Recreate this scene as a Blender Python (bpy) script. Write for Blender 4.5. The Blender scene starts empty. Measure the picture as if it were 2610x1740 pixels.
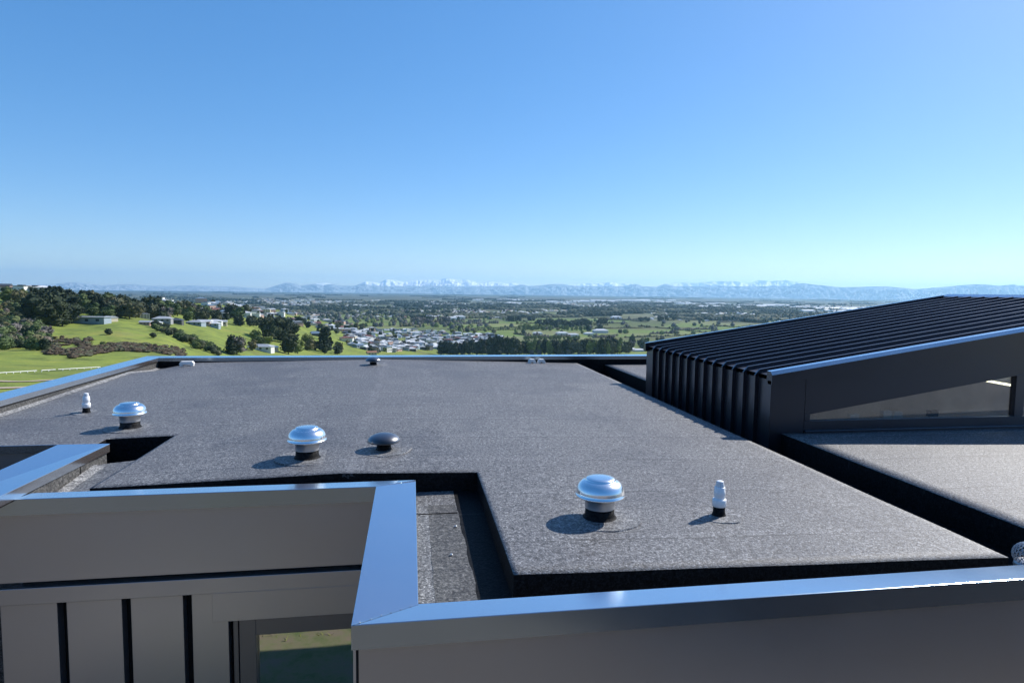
import bpy, math, random
import numpy as np
from mathutils import Matrix, Vector, noise as mn
random.seed(7); rng = np.random.default_rng(7)
S = bpy.context.scene; COL = S.collection
R = math.radians

# ------------------------------------------------------------------ camera
FP, CX, CY, HY, RS = 1610., 1305., 870., 741., .0125      # focal length and horizon in photograph pixels (2610 x 1740)
PHI = math.atan((CX-1048)/FP); PIT = math.atan((CY-HY)/FP); RHO = math.atan(RS)
fw = np.array([math.sin(PHI)*math.cos(PIT), math.cos(PHI)*math.cos(PIT), -math.sin(PIT)])
_rh = np.array([math.cos(PHI), -math.sin(PHI), 0.]); _uh = np.cross(_rh, fw)
rt = math.cos(RHO)*_rh + math.sin(RHO)*_uh; up = -math.sin(RHO)*_rh + math.cos(RHO)*_uh
cd = bpy.data.cameras.new('camera'); cam = bpy.data.objects.new('camera', cd); COL.objects.link(cam)
cd.sensor_fit = 'HORIZONTAL'; cd.sensor_width = 36; cd.lens = 36*FP/2610; cd.clip_start = .05; cd.clip_end = 400000
cam.matrix_world = Matrix(((rt[0], up[0], -fw[0], 0), (rt[1], up[1], -fw[1], 0), (rt[2], up[2], -fw[2], 0), (0, 0, 0, 1)))
S.camera = cam
# ------------------------------------------------------------------ light
SUN_AZ, SUN_EL = R(62), R(38)                             # azimuth measured from +Y towards +X
w = bpy.data.worlds.new('World'); S.world = w; w.use_nodes = True
nt = w.node_tree; bg = nt.nodes['Background']; sky = nt.nodes.new('ShaderNodeTexSky')
sky.sky_type = 'NISHITA'; sky.sun_disc = False; sky.sun_elevation = SUN_EL; sky.sun_rotation = SUN_AZ
sky.altitude = 200; sky.air_density = .8; sky.dust_density = .3; sky.ozone_density = 6
gam = nt.nodes.new('ShaderNodeGamma'); gam.inputs['Gamma'].default_value = .6      # soft film-like response of the sky
hs = nt.nodes.new('ShaderNodeHueSaturation'); hs.inputs['Hue'].default_value = .506; hs.inputs['Saturation'].default_value = 1.5; hs.inputs['Value'].default_value = 1.8
nt.links.new(sky.outputs[0], gam.inputs[0]); nt.links.new(gam.outputs[0], hs.inputs['Color']); nt.links.new(hs.outputs[0], bg.inputs[0]); bg.inputs[1].default_value = .138
sl = bpy.data.lights.new('sun', 'SUN'); sun = bpy.data.objects.new('sun', sl); COL.objects.link(sun)
sl.energy = 5.0; sl.angle = R(.53); sl.color = (1, .95, .88)
sd = Vector((math.sin(SUN_AZ)*math.cos(SUN_EL), math.cos(SUN_AZ)*math.cos(SUN_EL), math.sin(SUN_EL)))
sun.rotation_euler = sd.to_track_quat('Z', 'Y').to_euler()
S.view_settings.view_transform = 'Standard'; S.view_settings.look = 'None'; S.view_settings.gamma = 1
S.view_settings.exposure = .38; S.view_settings.use_curve_mapping = False
S.cycles.use_denoising = True; S.cycles.max_bounces = 8; S.cycles.volume_bounces = 3
S.cycles.volume_step_rate = 4; S.cycles.volume_max_steps = 64

# ------------------------------------------------------------------ helpers
def ray(x, y): return fw + rt*(x-CX)/FP - up*(y-CY)/FP
def atz(x, y, h): r = ray(x, y); return r*(-h/r[2])
def tag(o, label=None, cat=None, group=None, kind=None):
    if label: o['label'] = label
    if cat: o['category'] = cat
    if group: o['group'] = group
    if kind: o['kind'] = kind
    return o
def empty(name, loc, label=None, cat=None, group=None, rz=0):
    o = bpy.data.objects.new(name, None); COL.objects.link(o); o.location = loc; o.rotation_euler = (0, 0, rz)
    o.empty_display_size = .1
    return tag(o, label, cat, group)
class MB:
    def __init__(s): s.v = []; s.f = []; s.m = []; s.sm = []
    def add(s, vs, fs, mi=0, smooth=False):
        b = len(s.v); s.v += [tuple(map(float, p)) for p in vs]
        for f in fs: s.f.append([b+i for i in f]); s.m.append(mi); s.sm.append(smooth)
    def box(s, x0, x1, y0, y1, z0, z1, mi=0):
        s.add([(x0,y0,z0),(x1,y0,z0),(x1,y1,z0),(x0,y1,z0),(x0,y0,z1),(x1,y0,z1),(x1,y1,z1),(x0,y1,z1)],
              [(0,3,2,1),(4,5,6,7),(0,1,5,4),(1,2,6,5),(2,3,7,6),(3,0,4,7)], mi)
    def prism(s, poly, y0, y1, mi=0):                      # polygon in XZ extruded along Y
        n = len(poly); vs = [(p[0], y0, p[1]) for p in poly]+[(p[0], y1, p[1]) for p in poly]
        fs = [tuple(range(n)), tuple(range(2*n-1, n-1, -1))]+[(i, i+n, (i+1) % n+n, (i+1) % n) for i in range(n)]
        s.add(vs, fs, mi)
    def prismx(s, poly, x0, x1, mi=0):                     # polygon in YZ extruded along X
        n = len(poly); vs = [(x0, p[0], p[1]) for p in poly]+[(x1, p[0], p[1]) for p in poly]
        fs = [tuple(range(n)), tuple(range(2*n-1, n-1, -1))]+[(i, i+n, (i+1) % n+n, (i+1) % n) for i in range(n)]
        s.add(vs, fs, mi)
    def lathe(s, prof, n=40, c=(0, 0), mi=0, smooth=True, close=True):
        vs = []; fs = []
        for r, z in prof:
            for k in range(n):
                a = 2*math.pi*k/n; vs.append((c[0]+r*math.cos(a), c[1]+r*math.sin(a), z))
        for i in range(len(prof)-1):
            for k in range(n):
                fs.append((i*n+k, i*n+(k+1) % n, (i+1)*n+(k+1) % n, (i+1)*n+k))
        if close: fs.append(tuple((len(prof)-1)*n+k for k in range(n)))
        s.add(vs, fs, mi, smooth)
    def mesh(s, name, mats, fix=True):
        me = bpy.data.meshes.new(name); me.from_pydata(s.v, [], s.f)
        for m in (mats if isinstance(mats, (list, tuple)) else [mats]): me.materials.append(m)
        me.polygons.foreach_set('material_index', s.m); me.polygons.foreach_set('use_smooth', s.sm)
        if fix:
            import bmesh
            b = bmesh.new(); b.from_mesh(me); bmesh.ops.recalc_face_normals(b, faces=b.faces); b.to_mesh(me); b.free()
        me.update(); return me
    def build(s, name, mats, parent=None, loc=None, bevel=0, fix=True):
        o = bpy.data.objects.new(name, s.mesh(name, mats, fix)); COL.objects.link(o)
        if parent: o.parent = parent
        if loc is not None: o.location = loc
        if bevel:
            md = o.modifiers.new('bevel', 'BEVEL'); md.width = bevel; md.segments = 2; md.limit_method = 'ANGLE'
        return o
def inst(name, me, parent=None, loc=(0, 0, 0), rz=0, sc=None):
    o = bpy.data.objects.new(name, me); COL.objects.link(o); o.location = loc; o.rotation_euler = (0, 0, rz)
    if parent: o.parent = parent
    if sc is not None: o.scale = sc if hasattr(sc, '__len__') else (sc, sc, sc)
    return o

# ------------------------------------------------------------------ materials
def mat(name, col=(.5, .5, .5), rough=.6, **kw):
    m = bpy.data.materials.new(name); m.use_nodes = True; p = m.node_tree.nodes['Principled BSDF']
    p.inputs['Base Color'].default_value = (*col, 1); p.inputs['Roughness'].default_value = rough
    for k, v in kw.items(): p.inputs[k].default_value = v
    return m, m.node_tree, p
def nz(t, scale, detail=4, rough=.6, vec=None):
    n = t.nodes.new('ShaderNodeTexNoise'); n.inputs['Scale'].default_value = scale
    n.inputs['Detail'].default_value = detail; n.inputs['Roughness'].default_value = rough
    if vec: t.links.new(vec, n.inputs['Vector'])
    return n.outputs['Fac']
def objco(t): n = t.nodes.new('ShaderNodeNewGeometry'); return n.outputs['Position']
def ramp(t, fac, stops):
    r = t.nodes.new('ShaderNodeValToRGB'); e = r.color_ramp.elements
    e[0].position, e[0].color = stops[0][0], (*stops[0][1], 1); e[1].position, e[1].color = stops[-1][0], (*stops[-1][1], 1)
    for p, c in stops[1:-1]: x = e.new(p); x.color = (*c, 1)
    t.links.new(fac, r.inputs[0]); return r.outputs[0]
def mix(t, a, b, fac, blend='MIX'):
    m = t.nodes.new('ShaderNodeMix'); m.data_type = 'RGBA'; m.blend_type = blend
    for s, v in ((m.inputs[0], fac), (m.inputs[6], a), (m.inputs[7], b)):
        if hasattr(v, 'links') or hasattr(v, 'is_linked'): t.links.new(v, s)
        elif isinstance(v, tuple): s.default_value = (*v, 1)
        else: s.default_value = v
    return m.outputs[2]
def bump(t, p, h, strength, dist):
    b = t.nodes.new('ShaderNodeBump'); b.inputs['Strength'].default_value = strength; b.inputs['Distance'].default_value = dist
    t.links.new(h, b.inputs['Height']); t.links.new(b.outputs[0], p.inputs['Normal']); return b
def maths(t, op, a, b=None):
    m = t.nodes.new('ShaderNodeMath'); m.operation = op
    for i, v in enumerate((a, b)):
        if v is None: continue
        if isinstance(v, (int, float)): m.inputs[i].default_value = v
        else: t.links.new(v, m.inputs[i])
    return m.outputs[0]

def fstep0(t, v, a, b):
    mr = t.nodes.new('ShaderNodeMapRange'); mr.inputs[1].default_value = a; mr.inputs[2].default_value = b; t.links.new(v, mr.inputs[0]); return mr.outputs[0]
def membrane(name, base, speck):
    m, t, p = mat(name, (.07, .07, .07), .62)
    P = objco(t)
    fine = nz(t, 95, 3, .7, P); gran = nz(t, 38, 3, .75, P); big = nz(t, .9, 5, .6, P)
    mp = t.nodes.new('ShaderNodeMapping'); mp.inputs['Scale'].default_value = (1.2, 9, 4); t.links.new(P, mp.inputs[0])
    streak = nz(t, 3, 5, .6, mp.outputs[0])
    c = ramp(t, fine, [(.36, tuple(b*.32 for b in base)), (.5, base), (.6, tuple(b*1.5 for b in base)), (.7, speck)])
    c = mix(t, c, ramp(t, gran, [(.36, (.33, .33, .35)), (.64, (1.65, 1.65, 1.62))]), 1., 'MULTIPLY')
    c = mix(t, c, ramp(t, big, [(.3, (.86, .86, .88)), (.7, (1.12, 1.12, 1.1))]), 1., 'MULTIPLY')
    c = mix(t, c, ramp(t, streak, [(.3, (.88, .88, .9)), (.6, (1.05, 1.05, 1.05))]), 1., 'MULTIPLY')
    sp = t.nodes.new('ShaderNodeSeparateXYZ'); t.links.new(P, sp.inputs[0])
    yy = maths(t, 'ADD', sp.outputs[1], maths(t, 'MULTIPLY', nz(t, 1.5, 4, .6, P), .05))
    fr = maths(t, 'FRACT', maths(t, 'DIVIDE', yy, .93)); ed = maths(t, 'LESS_THAN', fr, .018); band = maths(t, 'LESS_THAN', fr, .11)
    brk = maths(t, 'GREATER_THAN', nz(t, 2.2, 4, .7, P), .47)
    c = mix(t, c, (.03, .03, .032), maths(t, 'MULTIPLY', maths(t, 'MULTIPLY', ed, brk), .7))
    c = mix(t, c, mix(t, c, (1.12, 1.12, 1.12), 1., 'MULTIPLY'), band)
    st = nz(t, .55, 6, .65, P); c = mix(t, c, mix(t, c, (.80, .81, .84), 1., 'MULTIPLY'), fstep0(t, st, .52, .6))
    rx = maths(t, 'ABSOLUTE', maths(t, 'ADD', sp.outputs[0], maths(t, 'ADD', maths(t, 'MULTIPLY', nz(t, 2.5, 5, .7, P), .3), .35)))
    rl = maths(t, 'MULTIPLY', maths(t, 'LESS_THAN', rx, .05), maths(t, 'GREATER_THAN', nz(t, 5, 4, .7, P), .5))
    c = mix(t, c, (.24, .24, .25), maths(t, 'MULTIPLY', rl, .22))
    t.links.new(c, p.inputs['Base Color'])
    h = maths(t, 'ADD', maths(t, 'MULTIPLY', gran, .7), maths(t, 'MULTIPLY', fine, .5))
    h = maths(t, 'ADD', h, maths(t, 'MULTIPLY', band, .3))
    bump(t, p, h, 1, .006)
    return m
M = {}
M['membrane'] = membrane('membrane', (.120, .120, .124), (.42, .42, .42))
M['patch'] = membrane('membrane_patch', (.16, .16, .162), (.45, .45, .45))
M['membrane_lap'] = membrane('membrane_lap', (.075, .073, .07), (.2, .2, .2))
M['fillet'] = membrane('fillet', (.2, .195, .19), (.4, .4, .4))
M['black_and_shade'] = membrane('black_and_shade', (.008, .008, .009), (.016, .016, .016))  # black of the vent sleeves; elsewhere shade painted into floors and vertical faces
M['black_and_shade'].node_tree.nodes['Principled BSDF'].inputs['Specular IOR Level'].default_value = .12
def metal(name, col, lo, hi, rough, gcol=(.93, .95, 1)):
    m = bpy.data.materials.new(name); m.use_nodes = True; t = m.node_tree
    for n in list(t.nodes): t.nodes.remove(n)
    out = t.nodes.new('ShaderNodeOutputMaterial'); mx = t.nodes.new('ShaderNodeMixShader')
    d = t.nodes.new('ShaderNodeBsdfDiffuse'); g = t.nodes.new('ShaderNodeBsdfGlossy')
    g.inputs['Color'].default_value = (*gcol, 1)
    P = objco(t); n1 = nz(t, 2.2, 4, .6, P); n2 = nz(t, 60, 3, .6, P)
    c = mix(t, tuple(x*.85 for x in col), tuple(x*1.15 for x in col), n1); t.links.new(c, d.inputs['Color'])
    rr = maths(t, 'ADD', maths(t, 'MULTIPLY', n1, .12), rough-.05); t.links.new(rr, g.inputs['Roughness'])
    b = t.nodes.new('ShaderNodeBump'); b.inputs['Strength'].default_value = .12; b.inputs['Distance'].default_value = .002
    t.links.new(maths(t, 'ADD', n1, maths(t, 'MULTIPLY', n2, .02)), b.inputs['Height']); t.links.new(b.outputs[0], g.inputs['Normal'])
    lw = t.nodes.new('ShaderNodeLayerWeight'); lw.inputs['Blend'].default_value = .5
    fac = maths(t, 'ADD', maths(t, 'MULTIPLY', lw.outputs['Facing'], hi-lo), lo)
    t.links.new(fac, mx.inputs[0]); t.links.new(d.outputs[0], mx.inputs[1]); t.links.new(g.outputs[0], mx.inputs[2])
    t.links.new(mx.outputs[0], out.inputs[0]); return m
M['cap'] = metal('cap_metal', (.13, .108, .1), .32, .93, .18, (.74, .89, 1.0))
M['clad'] = metal('cladding_metal', (.14, .125, .12), .26, .75, .3)
M['black_metal'] = metal('black_metal', (.010, .0095, .014), .012, .4, .3, (.85, .9, 1))
M['zinc'], t, p = mat('spun_aluminium', (.9, .91, .92), .24, Metallic=1.0)
M['galv'], t, p = mat('galvanised', (.5, .51, .53), .42, Metallic=.85)
M['pvc'], t, p = mat('white_pvc', (.78, .8, .82), .4)
M['dome'] = metal('dome_metal', (.02, .02, .022), .04, .45, .3)
M['dark'], t, p = mat('dark_recess', (.006, .006, .007), .9)
M['white'], t, p = mat('white_paint', (.75, .74, .72), .5)
M['interior'], t, p = mat('interior_plaster', (.62, .56, .5), .9)
c = ramp(t, nz(t, 1.1, 4, .5, objco(t)), [(.35, (.5, .44, .4)), (.65, (.8, .72, .64))]); t.links.new(c, p.inputs['Base Color'])
M['lamp'], t, p = mat('lamp', (.9, .85, .6), .5)
p.inputs['Emission Color'].default_value = (1, .95, .7, 1); p.inputs['Emission Strength'].default_value = 4.0
def glass(name, tint, lo, hi):
    m = bpy.data.materials.new(name); m.use_nodes = True; t = m.node_tree
    for n in list(t.nodes): t.nodes.remove(n)
    out = t.nodes.new('ShaderNodeOutputMaterial'); mx = t.nodes.new('ShaderNodeMixShader')
    d = t.nodes.new('ShaderNodeBsdfTransparent'); d.inputs[0].default_value = (*tint, 1)
    g = t.nodes.new('ShaderNodeBsdfGlossy'); g.inputs['Roughness'].default_value = .01
    lw = t.nodes.new('ShaderNodeLayerWeight'); lw.inputs['Blend'].default_value = .5
    fac = maths(t, 'ADD', maths(t, 'MULTIPLY', lw.outputs['Facing'], hi-lo), lo)
    t.links.new(fac, mx.inputs[0]); t.links.new(d.outputs[0], mx.inputs[1]); t.links.new(g.outputs[0], mx.inputs[2])
    t.links.new(mx.outputs[0], out.inputs[0]); return m
M['glass'] = glass('clear_glass', (.8, .82, .8), .1, .5)
M['glass_refl'] = glass('mirror_glass', (.2, .22, .21), .62, .85)

# ------------------------------------------------------------------ terrain
RE = 6371000.
TAB = {   # photograph column: (distance, picture row) up to the crest, then (distance, height)
 -500: ([(110,1000),(200,932),(260,903),(290,893),(480,792),(520,778),(650,738)], [(800,-20),(1600,-100)]),
 0:   ([(110,1000),(200,930),(260,900),(290,893),(480,790),(520,775),(650,735)], [(800,-20),(1600,-100)]),
 150: ([(120,985),(200,930),(260,896),(310,872),(420,828),(480,805),(560,772),(650,741)], [(780,-30),(1500,-100)]),
 300: ([(130,975),(200,930),(250,900),(300,874),(430,822),(470,810),(560,788),(650,763)], [(780,-40),(1500,-100)]),
 400: ([(140,970),(240,912),(330,870),(450,830),(520,814),(600,797),(760,768),(820,764)], [(950,-55),(1500,-100)]),
 500: ([(150,975),(300,915),(400,868),(500,838),(560,824),(640,813),(780,788),(950,769),(1000,767)], [(1200,-78),(1600,-100)]),
 600: ([(160,985),(340,915),(450,877),(560,847),(650,829),(780,806),(950,782),(1050,773)], [(1250,-80),(1700,-100)]),
 700: ([(160,1010),(380,915),(500,885),(620,861),(760,839),(900,816),(1050,792),(1150,784)], [(1350,-88),(1700,-100)]),
 800: ([(180,1040),(450,917),(600,887),(760,865),(900,841),(1050,818),(1150,804)], [(1350,-92),(1700,-100)]),
 900: ([(200,1050),(600,913),(750,891),(900,868),(1020,846),(1120,832),(1200,826)], [(1450,-97),(1700,-100)]),
 1000:([(250,1040),(800,908),(900,893),(1000,880),(1150,858)], [(1400,-99),(1700,-100)]),
 1120:([(250,1050),(800,925),(950,909)], [(1100,-100),(1700,-100)]),
 3100:([(250,1050),(800,930),(950,912)], [(1100,-100),(1700,-100)]),
}
def horizon_row(x): return HY+RS*(x-CX)
def az_of(x):
    r = ray(x, horizon_row(x)); return math.atan2(r[0], r[1])
RR = np.concatenate([np.linspace(0, 60, 13)[1:], np.geomspace(66, 4000, 190), np.geomspace(4200, 30500, 60)])
def colheights(x):
    ks, tail = TAB[x]; rs, zs = [0, 18], [-5.3, -5.3]
    for r_, y_ in ks:
        d = ray(x, y_); rs.append(r_); zs.append(d[2]/math.hypot(d[0], d[1])*r_)
    for r_, z_ in tail: rs.append(r_); zs.append(z_)
    rs.append(1e6); zs.append(-100)
    return np.interp(RR, rs, zs)
_xs = sorted(TAB); _az = np.array([az_of(x) for x in _xs]); _H = np.array([colheights(x) for x in _xs])
def smooth1(a):
    b = a.copy(); b[1:-1] = .25*a[:-2]+.5*a[1:-1]+.25*a[2:]; return b
_H = np.array([smooth1(smooth1(smooth1(h))) for h in _H])
def hgt(az, r):
    """ground height at azimuth az (from +Y to +X) and horizontal distance r"""
    i = np.searchsorted(_az, az)-1; i = min(max(i, 0), len(_az)-2)
    t = min(max((az-_az[i])/(_az[i+1]-_az[i]), 0), 1); t = t*t*(3-2*t)*.5+t*.5
    z = (1-t)*np.interp(r, RR, _H[i])+t*np.interp(r, RR, _H[i+1])
    x, y = r*math.sin(az), r*math.cos(az)
    if az < -1.6 or az > 1.6 or y < -1:                      # behind the house the bank climbs
        back = -5.3+min(max((-y-3)*.35, 0), 12) + .3*mn.noise(Vector((x*.2, y*.2, 3)))
        k = min(max((-y-0)/40, 0), 1) if y < 0 else 0
        z = z*(1-1) + back if r < 250 else back*(1-min((r-250)/600, 1)) + (-100)*min((r-250)/600, 1)
    if y >= -1:
        amp = min(max((r-60)/200, 0), 1)*(1-min(max((r-1000)/400, 0), 1))
        z += amp*(2.2*mn.noise(Vector((x/70, y/70, 0)))+.8*mn.noise(Vector((x/22, y/22, 5))))
    return z - r*r/(2*RE)
def drop(x, y, rmin=60, rmax=28000):
    """where the ray through a picture point meets the ground"""
    d = ray(x, y); hl = math.hypot(d[0], d[1]); az = math.atan2(d[0], d[1]); sl_ = d[2]/hl
    rs = np.geomspace(rmin, rmax, 220); pr = rs[0]
    for r_ in rs:
        if sl_*r_ <= hgt(az, r_):
            lo, hi = pr, r_
            for _ in range(14):
                m_ = (lo+hi)/2
                if sl_*m_ <= hgt(az, m_): hi = m_
                else: lo = m_
            return np.array([hi*math.sin(az), hi*math.cos(az), hgt(az, hi)]), hi
        pr = r_
    return None, None
AZ = np.concatenate([np.linspace(-math.pi, az_of(-500), 22)[:-1], np.linspace(az_of(-500), az_of(3100), 420), np.linspace(az_of(3100), math.pi, 26)[1:]])
nA, nR = len(AZ), len(RR)
V = np.zeros((nA*nR+1, 3)); V[-1] = (0, 0, -5.3)
for i, a in enumerate(AZ):
    for j, r_ in enumerate(RR): V[i*nR+j] = (r_*math.sin(a), r_*math.cos(a), hgt(a, r_))
Fc = [(i*nR+j, i*nR+j+1, ((i+1) % nA)*nR+j+1, ((i+1) % nA)*nR+j) for i in range(nA-1) for j in range(nR-1)]
Fc += [(nA*nR, i*nR, (i+1)*nR) for i in range(nA-1)]
me = bpy.data.meshes.new('ground'); me.from_pydata(V.tolist(), [], Fc); me.polygons.foreach_set('use_smooth', [True]*len(Fc)); me.update()
gm, t, p = mat('ground', (.1, .15, .05), .95); p.inputs['Specular IOR Level'].default_value = .1
P = objco(t); sep = t.nodes.new('ShaderNodeSeparateXYZ'); t.links.new(P, sep.inputs[0])
ln = t.nodes.new('ShaderNodeVectorMath'); ln.operation = 'LENGTH'; t.links.new(P, ln.inputs[0]); dist = ln.outputs['Value']
a1 = nz(t, .012, 6, .62, P); a2 = nz(t, .11, 5, .65, P); a3 = nz(t, 1.2, 4, .7, P)
grass = ramp(t, a1, [(.3, (.16, .155, .06)), (.42, (.17, .21, .055)), (.55, (.20, .25, .055)), (.7, (.26, .235, .09))])
grass = mix(t, grass, ramp(t, a2, [(.33, (.5, .52, .6)), (.46, (.95, .95, .95)), (.58, (1.1, 1.05, .95)), (.7, (1.35, 1.15, 1.0))]), 1., 'MULTIPLY')
grass = mix(t, grass, ramp(t, a3, [(.3, (.7, .72, .7)), (.7, (1.2, 1.2, 1.2))]), .7, 'MULTIPLY')
vo = t.nodes.new('ShaderNodeTexVoronoi'); vo.distance = 'CHEBYCHEV'; vo.inputs['Scale'].default_value = 1/260.
mp = t.nodes.new('ShaderNodeMapping'); mp.inputs['Rotation'].default_value = (0, 0, .35); mp.inputs['Scale'].default_value = (1, 1.7, 0)
t.links.new(P, mp.inputs[0]); t.links.new(mp.outputs[0], vo.inputs['Vector'])
sc_ = t.nodes.new('ShaderNodeSeparateColor'); t.links.new(vo.outputs['Color'], sc_.inputs[0])
fields = ramp(t, sc_.outputs[0], [(0, (.045, .055, .032)), (.25, (.10, .16, .045)), (.45, (.13, .19, .05)), (.6, (.19, .2, .09)), (.75, (.09, .08, .06)), (.9, (.06, .075, .045)), (1, (.2, .2, .12))])
farn = nz(t, .0011, 8, .7, P)
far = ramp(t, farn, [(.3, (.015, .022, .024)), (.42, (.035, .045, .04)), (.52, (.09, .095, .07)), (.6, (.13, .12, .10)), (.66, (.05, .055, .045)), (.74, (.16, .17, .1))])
sub = ramp(t, nz(t, .03, 4, .8, P), [(.35, (.05, .055, .035)), (.5, (.08, .08, .06)), (.62, (.16, .15, .13)), (.75, (.06, .075, .04))])
def fstep(v, a, b):
    mr = t.nodes.new('ShaderNodeMapRange'); mr.inputs[1].default_value = a; mr.inputs[2].default_value = b; t.links.new(v, mr.inputs[0]); return mr.outputs[0]
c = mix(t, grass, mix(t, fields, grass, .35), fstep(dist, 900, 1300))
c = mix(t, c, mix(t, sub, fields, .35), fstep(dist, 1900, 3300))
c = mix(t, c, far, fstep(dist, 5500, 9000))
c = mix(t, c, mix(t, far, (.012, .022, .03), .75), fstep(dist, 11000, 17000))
soil = ramp(t, a3, [(.3, (.10, .085, .068)), (.5, (.17, .145, .118)), (.7, (.24, .21, .175))])
weedy = mix(t, soil, (.15, .2, .05), ramp(t, nz(t, .5, 5, .7, P), [(.6, (0, 0, 0)), (.7, (1, 1, 1))]))
c = mix(t, weedy, c, fstep(dist, 34, 60))
t.links.new(c, p.inputs['Base Color']); bump(t, p, a3, .6, .25)
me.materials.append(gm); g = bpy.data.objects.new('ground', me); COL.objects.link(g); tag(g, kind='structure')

# mountains: foothills in front, snowy range behind
SKY = [(-300,728),(60,727),(130,724),(190,719),(215,722),(260,727),(300,725),(340,724),(380,728),(430,729),(480,727),(540,729),(600,730),(676,736),(702,728),(730,720),(753,723),(768,728),(804,722.6),(830,720.6),(845,723),(868,728),(906,728),(924,720.6),(932,717),(967,720.6),(985,711.7),(1008,713),(1029,719),(1054,714),(1085,711),(1100,710),(1120,713),(1138,708),(1161,712),(1194,713),(1210,718),(1228,719),(1263,718),(1286,722),(1309,720.6),(1330,723),(1345,729.5),(1368,728),(1406,724),(1467,724),(1508,721),(1546,720),(1559,718),(1577,723),(1595,720.6),(1620,723),(1638,729.5),(1674,731),(1694,722),(1729,720),(1772,721),(1806,718),(1866,715.8),(1909,722),(1930,713.6),(1965,716.6),(1999,713.6),(2034,720),(2072,725),(2141,732),(2192,731),(2253,729.5),(2287,732),(2330,737),(2394,732),(2437,728),(2480,724),(2510,725),(2545,728.6),(2583,724),(2610,728.6),(2900,728)]
SNOW = [(800,850),(915,1345),(1430,1625),(1685,2045),(2170,2295),(2565,2640)]
def range_mesh(name, dist0, rows, snowy, depth, ledge):
    xs = np.arange(-300, 2900, 3.0); n = 26; vs = []; fs = []
    for i, x in enumerate(xs):
        az = az_of(x); y = rows(x); d = ray(x, y); top = d[2]/math.hypot(d[0], d[1])*dist0
        base = -100-dist0*dist0/(2*RE)-60
        for j in range(n):
            s = j/(n-1); rr = dist0-depth*(1-s) if s <= 1 else dist0
            k = s**.8
            rid = abs(mn.noise(Vector((x*.045+j*.09, j*.22, 2.)))) + .5*abs(mn.noise(Vector((x*.12-j*.11, j*.4, 7.))))
            z = base+(top-base)*k - rid*(top-base)*(.7 if snowy else .4)*(s*(1-s)*4)**.7
            vs.append((rr*math.sin(az), rr*math.cos(az), z))
    for i in range(len(xs)-1):
        for j in range(n-1): fs.append((i*n+j, (i+1)*n+j, (i+1)*n+j+1, i*n+j+1))
    # rear slope
    b = len(vs)
    for i, x in enumerate(xs):
        az = az_of(x); vs.append(((dist0+depth)*math.sin(az), (dist0+depth)*math.cos(az), -100-dist0**2/(2*RE)-60))
    for i in range(len(xs)-1): fs.append((i*n+n-1, (i+1)*n+n-1, b+i+1, b+i))
    m_ = bpy.data.meshes.new(name); m_.from_pydata(vs, [], fs); m_.update(); return m_
skyx = np.array([a for a, b in SKY]); skyy = np.array([b for a, b in SKY])
def in_snow(x): return any(a <= x <= b for a, b in SNOW)
def rows_back(x):
    y = float(np.interp(x, skyx, skyy))
    if not in_snow(x): return y+5
    return y+1.2*mn.noise(Vector((x*.11, 0, 1)))+.8*mn.noise(Vector((x*.3, 0, 4)))
def rows_front(x):
    y = float(np.interp(x, skyx, skyy))
    if in_snow(x): 
        e = min(min(abs(x-a), abs(x-b)) for a, b in SNOW if a <= x <= b)
        y = y+(max(729+1.5*mn.noise(Vector((x*.02, 0, 9))), y)-y)*min(e/35, 1)
    return y+.5*mn.noise(Vector((x*.06, 0, 2)))
sm, t, p = mat('snowy_rock', (.8, .8, .8), .8); P = objco(t); sep = t.nodes.new('ShaderNodeSeparateXYZ'); t.links.new(P, sep.inputs[0])
ns = nz(t, .002, 6, .7, P); hh = maths(t, 'ADD', sep.outputs[2], maths(t, 'MULTIPLY', ns, 420.))
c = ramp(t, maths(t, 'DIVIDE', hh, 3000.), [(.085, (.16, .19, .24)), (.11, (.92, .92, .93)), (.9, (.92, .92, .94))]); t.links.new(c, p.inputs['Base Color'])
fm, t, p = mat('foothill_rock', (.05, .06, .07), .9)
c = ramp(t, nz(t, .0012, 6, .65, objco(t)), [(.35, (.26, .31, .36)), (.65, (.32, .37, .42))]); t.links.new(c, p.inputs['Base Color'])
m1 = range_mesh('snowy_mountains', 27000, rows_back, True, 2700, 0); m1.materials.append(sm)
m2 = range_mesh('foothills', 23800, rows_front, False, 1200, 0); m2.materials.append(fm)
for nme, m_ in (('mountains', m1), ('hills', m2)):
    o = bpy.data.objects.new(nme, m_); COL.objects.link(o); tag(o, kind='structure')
# haze
hz = MB(); hz.box(-31000, 31000, -31000, 31000, -300, 620); hm = bpy.data.materials.new('haze'); hm.use_nodes = True; t = hm.node_tree
for n in list(t.nodes): t.nodes.remove(n)
out = t.nodes.new('ShaderNodeOutputMaterial'); pv = t.nodes.new('ShaderNodeVolumePrincipled')
pv.inputs['Color'].default_value = (.42, .73, 1, 1); pv.inputs['Density'].default_value = 4.2e-5; pv.inputs['Anisotropy'].default_value = .35
t.links.new(pv.outputs[0], out.inputs['Volume'])
ho = hz.build('haze', hm); tag(ho, kind='stuff'); hm.cycles.homogeneous_volume = True if hasattr(hm.cycles, 'homogeneous_volume') else None

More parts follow.
